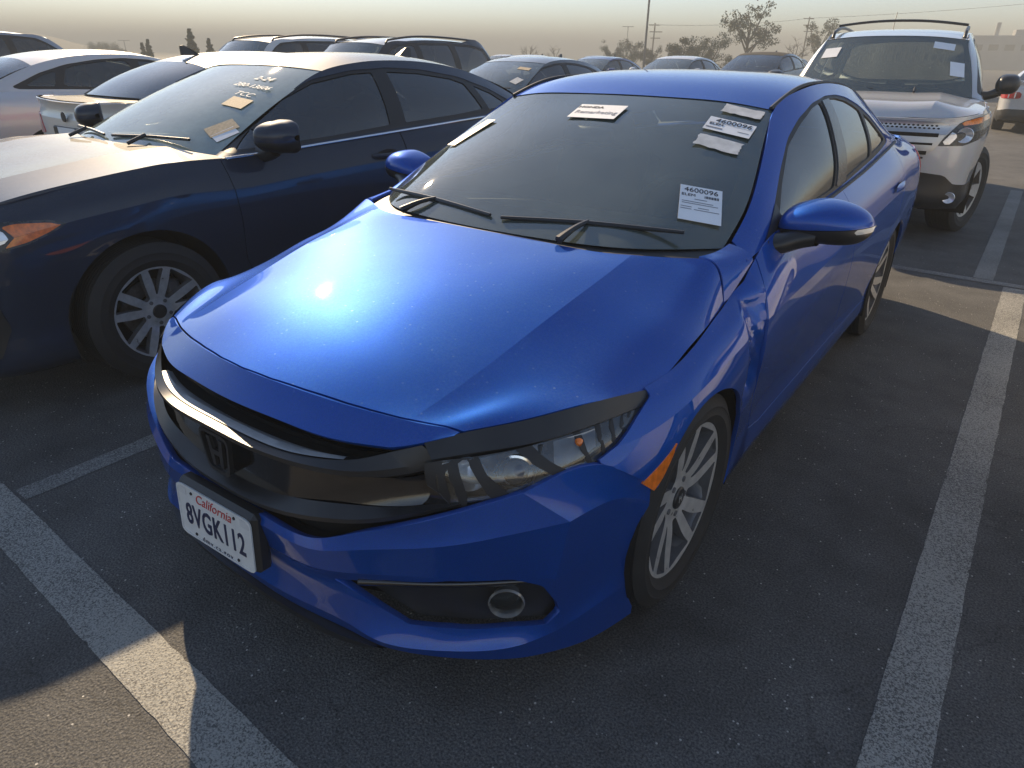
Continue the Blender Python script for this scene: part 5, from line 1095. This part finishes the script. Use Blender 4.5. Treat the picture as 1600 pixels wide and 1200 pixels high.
for i, (x, y, src, old, new, lb) in enumerate([(-13.4, 17.5, wht, WHITE, SILV, 'silver saloon in the row across the aisle left of the blue one'), (-16.1, 17.2, wht, WHITE, BLK, 'black saloon two places beyond the blue saloon across the aisle'), (-2.4, 34, wht, WHITE, WHITE, 'distant white saloon under the tall lamp post'),
      (-9.5, 34, wht, WHITE, MIDG, 'distant grey saloon under the bare trees'), (-14.9, 34, wht, WHITE, WHITE, 'distant white saloon near the two spindly trees'), (-20.3, 34, wht, WHITE, NAVYP, 'distant navy saloon at the edge of the lot'), (-27, 34, wht, WHITE, SILV, 'distant silver saloon below the hills'), (-33, 30, wht, WHITE, WHITE, 'distant white saloon below the conifers'), (-30, 17.5, wht, WHITE, PEARL, 'pearl saloon at the far left end of the row across the aisle'), (-24.2, 17.3, wht, WHITE, MIDG, 'grey saloon towards the left end of the row across the aisle')]):
    c = copy_tree(src); c.location = (x, y, 0); c['label'] = lb; c['group'] = 'cars parked across the aisle'; c.name = 'parked_saloon'; set_paint(c, old, new)
# ---------------------------------------------------------------- ground, lines, far setting
def asphalt():
    m, n, l, b = nodes_of('asphalt')
    tc = n.new('ShaderNodeTexCoord'); O = tc.outputs['Object']
    def noise(sc, det=6, ro=.6):
        q = n.new('ShaderNodeTexNoise'); q.inputs['Scale'].default_value = sc; q.inputs['Detail'].default_value = det; q.inputs['Roughness'].default_value = ro; l.new(O, q.inputs['Vector']); return q
    big = noise(.55, 5); med = noise(3.2, 7, .65); fine = noise(160, 4, .7)
    r = n.new('ShaderNodeValToRGB'); r.color_ramp.elements[0].position = .38; r.color_ramp.elements[0].color = (.036, .037, .038, 1)
    r.color_ramp.elements[1].position = .66; r.color_ramp.elements[1].color = (.145, .141, .132, 1); l.new(fine.outputs['Fac'], r.inputs[0])
    mr = n.new('ShaderNodeMapRange'); mr.inputs[1].default_value = .3; mr.inputs[2].default_value = .7; mr.inputs[3].default_value = .72; mr.inputs[4].default_value = 1.32; l.new(med.outputs['Fac'], mr.inputs[0])
    m2 = n.new('ShaderNodeMapRange'); m2.inputs[1].default_value = .35; m2.inputs[2].default_value = .65; m2.inputs[3].default_value = .8; m2.inputs[4].default_value = 1.2; l.new(big.outputs['Fac'], m2.inputs[0])
    mm = n.new('ShaderNodeMath'); mm.operation = 'MULTIPLY'; l.new(mr.outputs[0], mm.inputs[0]); l.new(m2.outputs[0], mm.inputs[1])
    mx = n.new('ShaderNodeMix'); mx.data_type = 'RGBA'; mx.blend_type = 'MULTIPLY'; mx.inputs[0].default_value = 1; l.new(r.outputs[0], mx.inputs[6]); l.new(mm.outputs[0], mx.inputs[7])
    # pale stones and grit: sparse cells
    vo = n.new('ShaderNodeTexVoronoi'); vo.inputs['Scale'].default_value = 95; l.new(O, vo.inputs['Vector'])
    sp = n.new('ShaderNodeSeparateColor'); l.new(vo.outputs['Color'], sp.inputs[0])
    gt = n.new('ShaderNodeMath'); gt.operation = 'GREATER_THAN'; gt.inputs[1].default_value = .93; l.new(sp.outputs[0], gt.inputs[0])
    lt = n.new('ShaderNodeMath'); lt.operation = 'LESS_THAN'; lt.inputs[1].default_value = .28; l.new(vo.outputs['Distance'], lt.inputs[0])
    gg = n.new('ShaderNodeMath'); gg.operation = 'MULTIPLY'; l.new(gt.outputs[0], gg.inputs[0]); l.new(lt.outputs[0], gg.inputs[1])
    br = n.new('ShaderNodeMath'); br.operation = 'MULTIPLY'; l.new(gg.outputs[0], br.inputs[0]); pw = n.new('ShaderNodeMath'); pw.operation = 'POWER'; pw.inputs[1].default_value = 2.2; l.new(sp.outputs[1], pw.inputs[0]); l.new(pw.outputs[0], br.inputs[1])
    m3 = n.new('ShaderNodeMix'); m3.data_type = 'RGBA'; l.new(br.outputs[0], m3.inputs[0]); l.new(mx.outputs[2], m3.inputs[6]); m3.inputs[7].default_value = (.55, .53, .48, 1)
    # oil stains and hairline cracks
    st = noise(1.6, 4, .55); sr = n.new('ShaderNodeMapRange'); sr.inputs[1].default_value = .60; sr.inputs[2].default_value = .70; sr.inputs[3].default_value = 1; sr.inputs[4].default_value = .55; l.new(st.outputs['Fac'], sr.inputs[0])
    wv = noise(2.5, 5, .6); ad = n.new('ShaderNodeMix'); ad.data_type = 'VECTOR'; ad.inputs[0].default_value = .35; l.new(O, ad.inputs[4]); l.new(wv.outputs['Color'], ad.inputs[5])
    cv = n.new('ShaderNodeTexVoronoi'); cv.feature = 'DISTANCE_TO_EDGE'; cv.inputs['Scale'].default_value = .55; l.new(ad.outputs[1], cv.inputs['Vector'])
    cm = n.new('ShaderNodeMapRange'); cm.inputs[1].default_value = .0; cm.inputs[2].default_value = .0035; cm.inputs[3].default_value = .72; cm.inputs[4].default_value = 1; l.new(cv.outputs['Distance'], cm.inputs[0])
    sm = n.new('ShaderNodeMath'); sm.operation = 'MULTIPLY'; l.new(sr.outputs[0], sm.inputs[0]); l.new(cm.outputs[0], sm.inputs[1])
    m4 = n.new('ShaderNodeMix'); m4.data_type = 'RGBA'; m4.blend_type = 'MULTIPLY'; m4.inputs[0].default_value = 1; l.new(m3.outputs[2], m4.inputs[6]); l.new(sm.outputs[0], m4.inputs[7])
    return m, n, l, b, O, m4.outputs[2], fine, med, vo
def asphalt_mat():
    m, n, l, b, O, c, fine, med, vo = asphalt()
    l.new(c, b.inputs['Base Color']); b.inputs['Roughness'].default_value = .82; b.inputs['Specular IOR Level'].default_value = .35
    v2 = n.new('ShaderNodeTexVoronoi'); v2.inputs['Scale'].default_value = 150; l.new(O, v2.inputs['Vector'])
    ad = n.new('ShaderNodeMath'); ad.operation = 'ADD'; l.new(v2.outputs['Distance'], ad.inputs[0]); l.new(fine.outputs['Fac'], ad.inputs[1])
    bp = n.new('ShaderNodeBump'); bp.inputs['Strength'].default_value = .6; bp.inputs['Distance'].default_value = .003; l.new(ad.outputs[0], bp.inputs['Height']); l.new(bp.outputs[0], b.inputs['Normal'])
    return m
def line_mat(name, wear=.5, col=(.33, .325, .29)):
    m, n, l, b, O, c, fine, med, vo = asphalt(); m.name = name
    w = n.new('ShaderNodeTexNoise'); w.inputs['Scale'].default_value = 190; w.inputs['Detail'].default_value = 5; w.inputs['Roughness'].default_value = .7; l.new(O, w.inputs['Vector'])
    w2 = n.new('ShaderNodeTexNoise'); w2.inputs['Scale'].default_value = 1.3; w2.inputs['Detail'].default_value = 4; l.new(O, w2.inputs['Vector'])
    a = n.new('ShaderNodeMath'); a.operation = 'MULTIPLY_ADD'; a.inputs[1].default_value = .30; l.new(w2.outputs['Fac'], a.inputs[0]); l.new(w.outputs['Fac'], a.inputs[2])
    mr = n.new('ShaderNodeMapRange'); mr.inputs[1].default_value = .50 + wear * .26; mr.inputs[2].default_value = .60 + wear * .26; mr.inputs[3].default_value = .95; mr.inputs[4].default_value = .05; l.new(a.outputs[0], mr.inputs[0])
    mx = n.new('ShaderNodeMix'); mx.data_type = 'RGBA'; l.new(mr.outputs[0], mx.inputs[0]); mx.inputs[7].default_value = (*col, 1); l.new(c, mx.inputs[6])
    l.new(mx.outputs[2], b.inputs['Base Color']); b.inputs['Roughness'].default_value = .75
    v2 = n.new('ShaderNodeTexVoronoi'); v2.inputs['Scale'].default_value = 150; l.new(O, v2.inputs['Vector'])
    bp = n.new('ShaderNodeBump'); bp.inputs['Strength'].default_value = .45; bp.inputs['Distance'].default_value = .003; l.new(v2.outputs['Distance'], bp.inputs['Height']); l.new(bp.outputs[0], b.inputs['Normal'])
    return m
M_ASPH = asphalt_mat()
def sheet(name, pts, z, m, kind='structure', label=None):
    o = mk(name, MS([(x, y, z) for x, y in pts], np.zeros((len(pts), 3)), [tuple(range(len(pts)))]), m)
    o['kind'] = kind
    if label: o['label'] = label
    return o
sheet('ground', [(-1400, -400), (1400, -400), (1400, 1400), (-1400, 1400)], 0, M_ASPH)
M_L1 = line_mat('worn_white_line_paint', .42); M_L2 = line_mat('faded_line_paint', .28, (.27, .27, .25))
def worn_line(a, b, w, z, m, seed):
    """painted strip along its centre line a-b with chipped, uneven edges"""
    rg = random.Random(seed); a, b = np.array(a, float), np.array(b, float); L = np.linalg.norm(b - a); d = (b - a) / L; nn = np.array([-d[1], d[0]]); k = int(L / .018)
    V = []; e = [0, 0]
    for i in range(k + 1):
        for s_, sg in ((0, 1), (1, -1)):
            e[s_] = e[s_] * .7 + rg.gauss(0, .0008); c = .006 if rg.random() < .015 else 0
            q = a + d * L * i / k + nn * sg * (w / 2 + e[s_] - c); V.append((q[0], q[1], z))
    o = mk('parking_line', MS(V, np.zeros((len(V), 3)), [(2 * i + 1, 2 * i + 3, 2 * i + 2, 2 * i) for i in range(k)]), m); o['kind'] = 'structure'; return o
worn_line((1.5135, -1.09), (1.540, 4.31), .138, .002, M_L1, 1)
worn_line((-1.2535, -1.010), (-1.2535, 4.33), .098, .002, M_L2, 2)
worn_line((-1.42, -1.089), (2.2, -1.190), .142, .002, M_L1, 3)
worn_line((-7.0, 4.45), (9.0, 4.32), .10, .0035, M_L2, 4)
worn_line((1.335, 4.44), (1.335, 9.2), .13, .004, M_L2, 5)
worn_line((4.06, 4.44), (4.06, 9.2), .12, .004, M_L2, 6)
# haze
hz = mk('haze', box((0, 480, 7.6), (2760, 1740, 17.2), 0), None); hz['kind'] = 'stuff'
hm = bpy.data.materials.new('pale_haze'); hm.use_nodes = True; hn = hm.node_tree.nodes; hn.clear()
ho_ = hn.new('ShaderNodeOutputMaterial'); pv = hn.new('ShaderNodeVolumePrincipled'); pv.inputs['Density'].default_value = HAZE = .006
pv.inputs['Color'].default_value = (.60, .595, .54, 1); pv.inputs['Anisotropy'].default_value = -.2
hm.node_tree.links.new(pv.outputs[0], ho_.inputs['Volume']); hz.data.materials.append(hm)

# ---------------------------------------------------------------- trees, poles, hills beyond the lot
HC_ = Vector((1.403, -1.597, 0))
def leaf_mat(name, c):
    if name in MATS: return MATS[name]
    m, n, l, b = nodes_of(name); oi = n.new('ShaderNodeTexCoord'); nz = n.new('ShaderNodeTexNoise'); nz.inputs['Scale'].default_value = .9; l.new(oi.outputs['Object'], nz.inputs['Vector'])
    mr = n.new('ShaderNodeMapRange'); mr.inputs[1].default_value = .3; mr.inputs[2].default_value = .7; mr.inputs[3].default_value = .6; mr.inputs[4].default_value = 1.5; l.new(nz.outputs['Fac'], mr.inputs[0])
    mx = n.new('ShaderNodeMix'); mx.data_type = 'RGBA'; mx.blend_type = 'MULTIPLY'; mx.inputs[0].default_value = 1; mx.inputs[6].default_value = (*c, 1); l.new(mr.outputs[0], mx.inputs[7]); l.new(mx.outputs[2], b.inputs['Base Color'])
    b.inputs['Roughness'].default_value = .7; MATS[name] = m; return m
M_LEAF = leaf_mat('grey_green_leaves', (.055, .07, .035)); M_DARKLEAF = leaf_mat('dark_green_leaves', (.035, .055, .028)); M_BARK = mat('bark', (.10, .08, .06), .9, vary=.3, vscale=3)
def leaves(rg, cen, rad, n, size, flat=1.):
    V = []; F = []
    for _ in range(n):
        d = np.array([rg.gauss(0, 1) for _ in range(3)]); d /= np.linalg.norm(d) + 1e-9; p = np.array(cen) + d * rad * rg.random() ** .45 * np.array([1, 1, flat])
        a = np.array([rg.gauss(0, 1) for _ in range(3)]); a /= np.linalg.norm(a); b = np.cross(a, [rg.gauss(0, 1) for _ in range(3)]); b /= np.linalg.norm(b) + 1e-9
        s = size * rg.uniform(.6, 1.3); k = len(V); V += [p - a * s, p + b * s * .6, p + a * s, p - b * s * .6]; F.append((k, k + 1, k + 2, k + 3))
    return MS(V, np.zeros((len(V), 3)), F)
def tree(name, label, x, y, h, w, kind, seed, lm=None, group='trees beyond the lot'):
    rg = random.Random(seed); t = empty(name, (x, y, 0), 0, label, 'tree', group); lm = lm or M_LEAF
    crown = MS(np.zeros((0, 3)), np.zeros((0, 3)), []); wood = None
    def addw(P, r):
        nonlocal wood
        q = tube(P, r, 6); wood = q if wood is None else wood + q
    if kind == 'conifer':
        addw([(0, 0, 0), (.05, 0, h * .5), (0, .03, h)], [h * .028, h * .018, .02])
        for k in range(26):
            u = .12 + .86 * k / 25; rr = w / 2 * (1 - u) ** .75 * rg.uniform(.65, 1.15) + .05
            for q in range(3):
                a = rg.uniform(0, 6.28); crown = crown + leaves(rg, (math.cos(a) * rr * .55, math.sin(a) * rr * .55, h * u), rr * .5, 26, h * .014 + .05, .5)
    else:
        lean = rg.uniform(-.05, .05) * h; trunk = [(0, 0, 0), (lean * .3, 0, h * .2), (lean, 0, h * .45)]
        addw(trunk, [h * .03, h * .024, h * .016])
        nb = 12 if kind == 'euc' else 11
        for k in range(nb):
            a = 2.4 * k + rg.uniform(-.4, .4); zz = h * rg.uniform(.16 if kind != 'euc' else .22, .45); el = rg.uniform(.25, 1.25) if kind != 'dense' else rg.uniform(.1, 1.2); L = (h - zz) * rg.uniform(.6, 1.0) if el > .8 else w / 2 * rg.uniform(.7, 1.05)
            e = np.array([math.cos(a) * math.cos(el) * L, math.sin(a) * math.cos(el) * L, zz + math.sin(el) * L]); e[2] = min(e[2], h * .98); hw_ = math.hypot(e[0], e[1])
            if hw_ > w / 2: e[:2] *= w / 2 / hw_
            s0 = np.array([lean * zz / (h * .45), 0, zz]); m_ = (s0 + e) / 2 + np.array([rg.uniform(-.1, .1) * L, rg.uniform(-.1, .1) * L, .08 * L])
            addw([s0, m_, e], [h * .013, h * .008, h * .003])
            if kind == 'bare':
                for _ in range(9):
                    b0 = m_ * (1 - (q := rg.random())) + e * q; b1 = b0 + np.array([rg.uniform(-1, 1), rg.uniform(-1, 1), rg.uniform(.1, 1)]) * w * .16; addw([b0, (b0 + b1) / 2 + [0, 0, .05], b1], [h * .004, h * .003, h * .0012])
                continue
            n_c = 7 if kind == 'euc' else 8
            for _ in range(n_c):
                q = rg.uniform(.35, 1.05); c = m_ * (1 - q) + e * q + np.array([rg.gauss(0, 1) * w * .07, rg.gauss(0, 1) * w * .07, rg.gauss(0, 1) * h * .05])
                crown = crown + leaves(rg, c, w * (.075 if kind == 'euc' else .115), 46 if kind == 'euc' else 60, h * (.013 if kind == 'euc' else .016), .85)
    mk('trunk', wood, M_BARK, t, sharp=60)
    if len(crown.V): cr = mk('crown', crown, lm, t, sharp=10)
    return t
def far(px, D):
    """ground point seen in the photo's direction px (tangent right of the optical axis on the horizon), D metres away"""
    a = R(CAM_YAW) - math.atan((px - 800) * .8985 / 1057.08); return HC_.x - math.sin(a) * D, HC_.y + math.cos(a) * D
TREES = [('eucalyptus_tree', 'tall airy gum tree with see through crown behind the soft topped car', 1158, 110, 9.3, 8.6, 'euc', 5, M_LEAF), ('broad_tree', 'dark bushy tree with a bare gap below left of the gum tree', 1058, 100, 4.9, 4.6, 'dense', 6, M_DARKLEAF),
 ('broad_tree', 'low dark bush like tree right next to the gum tree trunk', 1108, 102, 4.2, 5.6, 'dense', 7, M_DARKLEAF), ('broad_tree', 'rounded dark tree between the two bushy ones left of the gum tree', 1084, 104, 3.9, 3.8, 'dense', 17, M_DARKLEAF),
 ('broad_tree', 'low spreading tree by the foot of the tall lamp post', 985, 125, 4.4, 5.6, 'dense', 8, M_DARKLEAF), ('broad_tree', 'small rounded tree left of the lamp post tree', 950, 128, 3.6, 4.0, 'dense', 9, M_DARKLEAF), ('broad_tree', 'small rounded tree just right of the lamp post', 1012, 126, 3.4, 3.4, 'dense', 10, M_DARKLEAF),
 ('thin_tree', 'thin half bare tree by the utility pole right of the gum tree', 1272, 125, 7.0, 6.2, 'euc', 11, M_LEAF), ('thin_tree', 'sparse leafless tree left of the right hand utility pole', 1236, 128, 5.2, 6.0, 'bare', 12, None),
 ('leafless_tree', 'leafless small tree above the grey saloon roof', 822, 130, 3.9, 4.6, 'bare', 13, None), ('leafless_tree', 'second leafless tree right of the other leafless one above the grey saloon', 862, 132, 3.6, 4.8, 'bare', 14, None),
 ('conifer_tree', 'pointed dark conifer above the grey sedan roof', 295, 95, 3.75, 2.6, 'conifer', 15, M_DARKLEAF), ('conifer_tree', 'small conifer right of the pointed conifer', 322, 98, 2.85, 1.7, 'conifer', 16, M_DARKLEAF), ('conifer_tree', 'narrow conifer left of the roof fin', 217, 105, 2.3, 1.1, 'conifer', 18, M_DARKLEAF), ('conifer_tree', 'narrow tall conifer next to the roof fin', 227, 105, 2.7, 1.6, 'conifer', 19, M_DARKLEAF),
 ('hazy_tree', 'hazy broad tree at the left of the clump below the hills', 143, 210, 3.2, 6.0, 'dense', 20, M_DARKLEAF), ('hazy_tree', 'hazy tall tree in the clump below the hills', 163, 215, 3.6, 5.6, 'dense', 21, M_DARKLEAF), ('hazy_tree', 'hazy narrow tree at the right end of the clump', 183, 212, 2.2, 2.6, 'dense', 22, M_DARKLEAF), ('hazy_tree', 'faint small tree just above the silver car roof', 92, 230, 1.9, 3.6, 'dense', 23, M_DARKLEAF)]
for nm, lb, px, D, h, w, kd, sd_, lm in TREES:
    x, y = far(px, D * .56); tree(nm, lb, x, y, 1.47 + (h - 1.47) * .56, w * .56, kd, sd_, lm)
M_POLE = mat('grey_pole_steel', (.09, .09, .09), .6, vary=.2); M_WOODP = mat('weathered_pole_wood', (.09, .07, .05), .9, vary=.3, vscale=3)
x, y = far(1001, 60); lp = empty('lamp_post', (x, y, 0), 0, 'tall slim dark lamp post rising out of the picture', 'lamp post'); mk('post', tube([(0, 0, 0), (.0, 0, 9.5)], [.10, .06], 8), M_POLE, lp); mk('lamp_arm', tube([(-.9, 0, 9.5), (.9, 0, 9.5)], .04, 6), M_POLE, lp)
for px, D, h, lb in ((972, 150, 6.6, 'distant T shaped lamp post left of the utility pole'), (190, 160, 3.1, 'distant T shaped lamp post above the white sedan window')):
    x, y = far(px, D); lp = empty('lamp_post', (x, y, 0), R(CAM_YAW), lb, 'lamp post'); mk('post', tube([(0, 0, 0), (0, 0, h)], .07, 6), M_POLE, lp); mk('lamp_arm', tube([(-1.1, 0, h), (1.1, 0, h)], .06, 6), M_POLE, lp)
ends = []
for px, D, h, lb in ((1012, 110, 5.7, 'wooden utility pole with crossarms near the tall lamp post'), (1247, 120, 6.9, 'wooden utility pole among the trees by the silver family car')):
    x, y = far(px, D); up = empty('utility_pole', (x, y, 0), R(CAM_YAW), lb, 'utility pole', 'utility poles'); mk('post', tube([(0, 0, 0), (.1, 0, h)], [.13, .09], 8), M_WOODP, up)
    for q, L in ((.25, .75), (1.1, .9), (1.9, .7)): mk('crossarm', box((.3 if q > 1 else 0, 0, h - q), (L * 2, .1, .12), 0), M_WOODP, up, sharp=30)
    ends.append((x, y, h - .2))
A_, B_ = np.array(ends[0]), np.array(ends[1]); C_ = B_ + (B_ - A_) * 2.2 + [0, 0, 1.6]
for nm, P, Q, lb in (('power_line', A_, B_, 'sagging power line between the two utility poles'), ('power_line', B_, C_, 'power line leaving the right hand utility pole')):
    t_ = np.linspace(0, 1, 20)[:, None]; tag(mk(nm, tube(P * (1 - t_) + Q * t_ - [0, 0, 1] * (t_ * (1 - t_) * 1.6), .022, 4), M_POLE), lb, 'power line')
# low pale industrial building seen past the silver family car
x, y = far(1566, 150); bd = empty('industrial_building', (x, y, 0), R(12), 'hazy pale industrial building beyond the white tall car', 'building')
M_WALL = mat('pale_metal_wall', (.34, .34, .33), .8, vary=.15, vscale=.4)
mk('wall', box((0, 4, 2.6), (12, 8, 5.2), .05), M_WALL, bd, sharp=30); mk('roof_plant', box((2, 3, 5.6), (3, 3, 1.0), .05), M_WALL, bd, sharp=30); mk('stack', tube([(-2, 3, 5.0), (-2, 3, 7.2)], .35, 10), M_WALL, bd)
for k in range(5): mk('window', box((-4.6 + k * 2.3, -.02, 3.4), (1.4, .06, .9), .01), M_POLE, bd, sharp=30)
# hills
ridge = [(-260, 70), (-120, 66), (0, 62), (45, 60), (90, 66), (150, 76), (200, 80), (260, 90), (330, 99)]
HV = []; n_ = 0
for px, py in ridge:
    x, y = far(px, 260); h = 1.47 + (76 + px * .0122 - py) / 1057 * 260 * 1.02; d_ = Vector((x - HC_.x, y - HC_.y)).normalized()
    for k, (dd, f) in enumerate(((-40, -.2), (-20, .45), (0, 1.0), (40, .7), (110, -.2))): HV.append((x + d_.x * dd, y + d_.y * dd, h * f))
HG = np.array(HV).reshape(len(ridge), 5, 3); hs = surf(HG, 6, 8)
hs.V[:, 2] += np.array([.5 * math.sin(a * .11) * math.sin(b * .07) + .3 * math.sin(a * .31 + b * .2) for a, b, c in hs.V])
hl_ = mk('hills', hs, mat('dry_hillside', (.10, .10, .07), .9, vary=.3, vscale=.03), sharp=80); hl_['kind'] = 'structure'
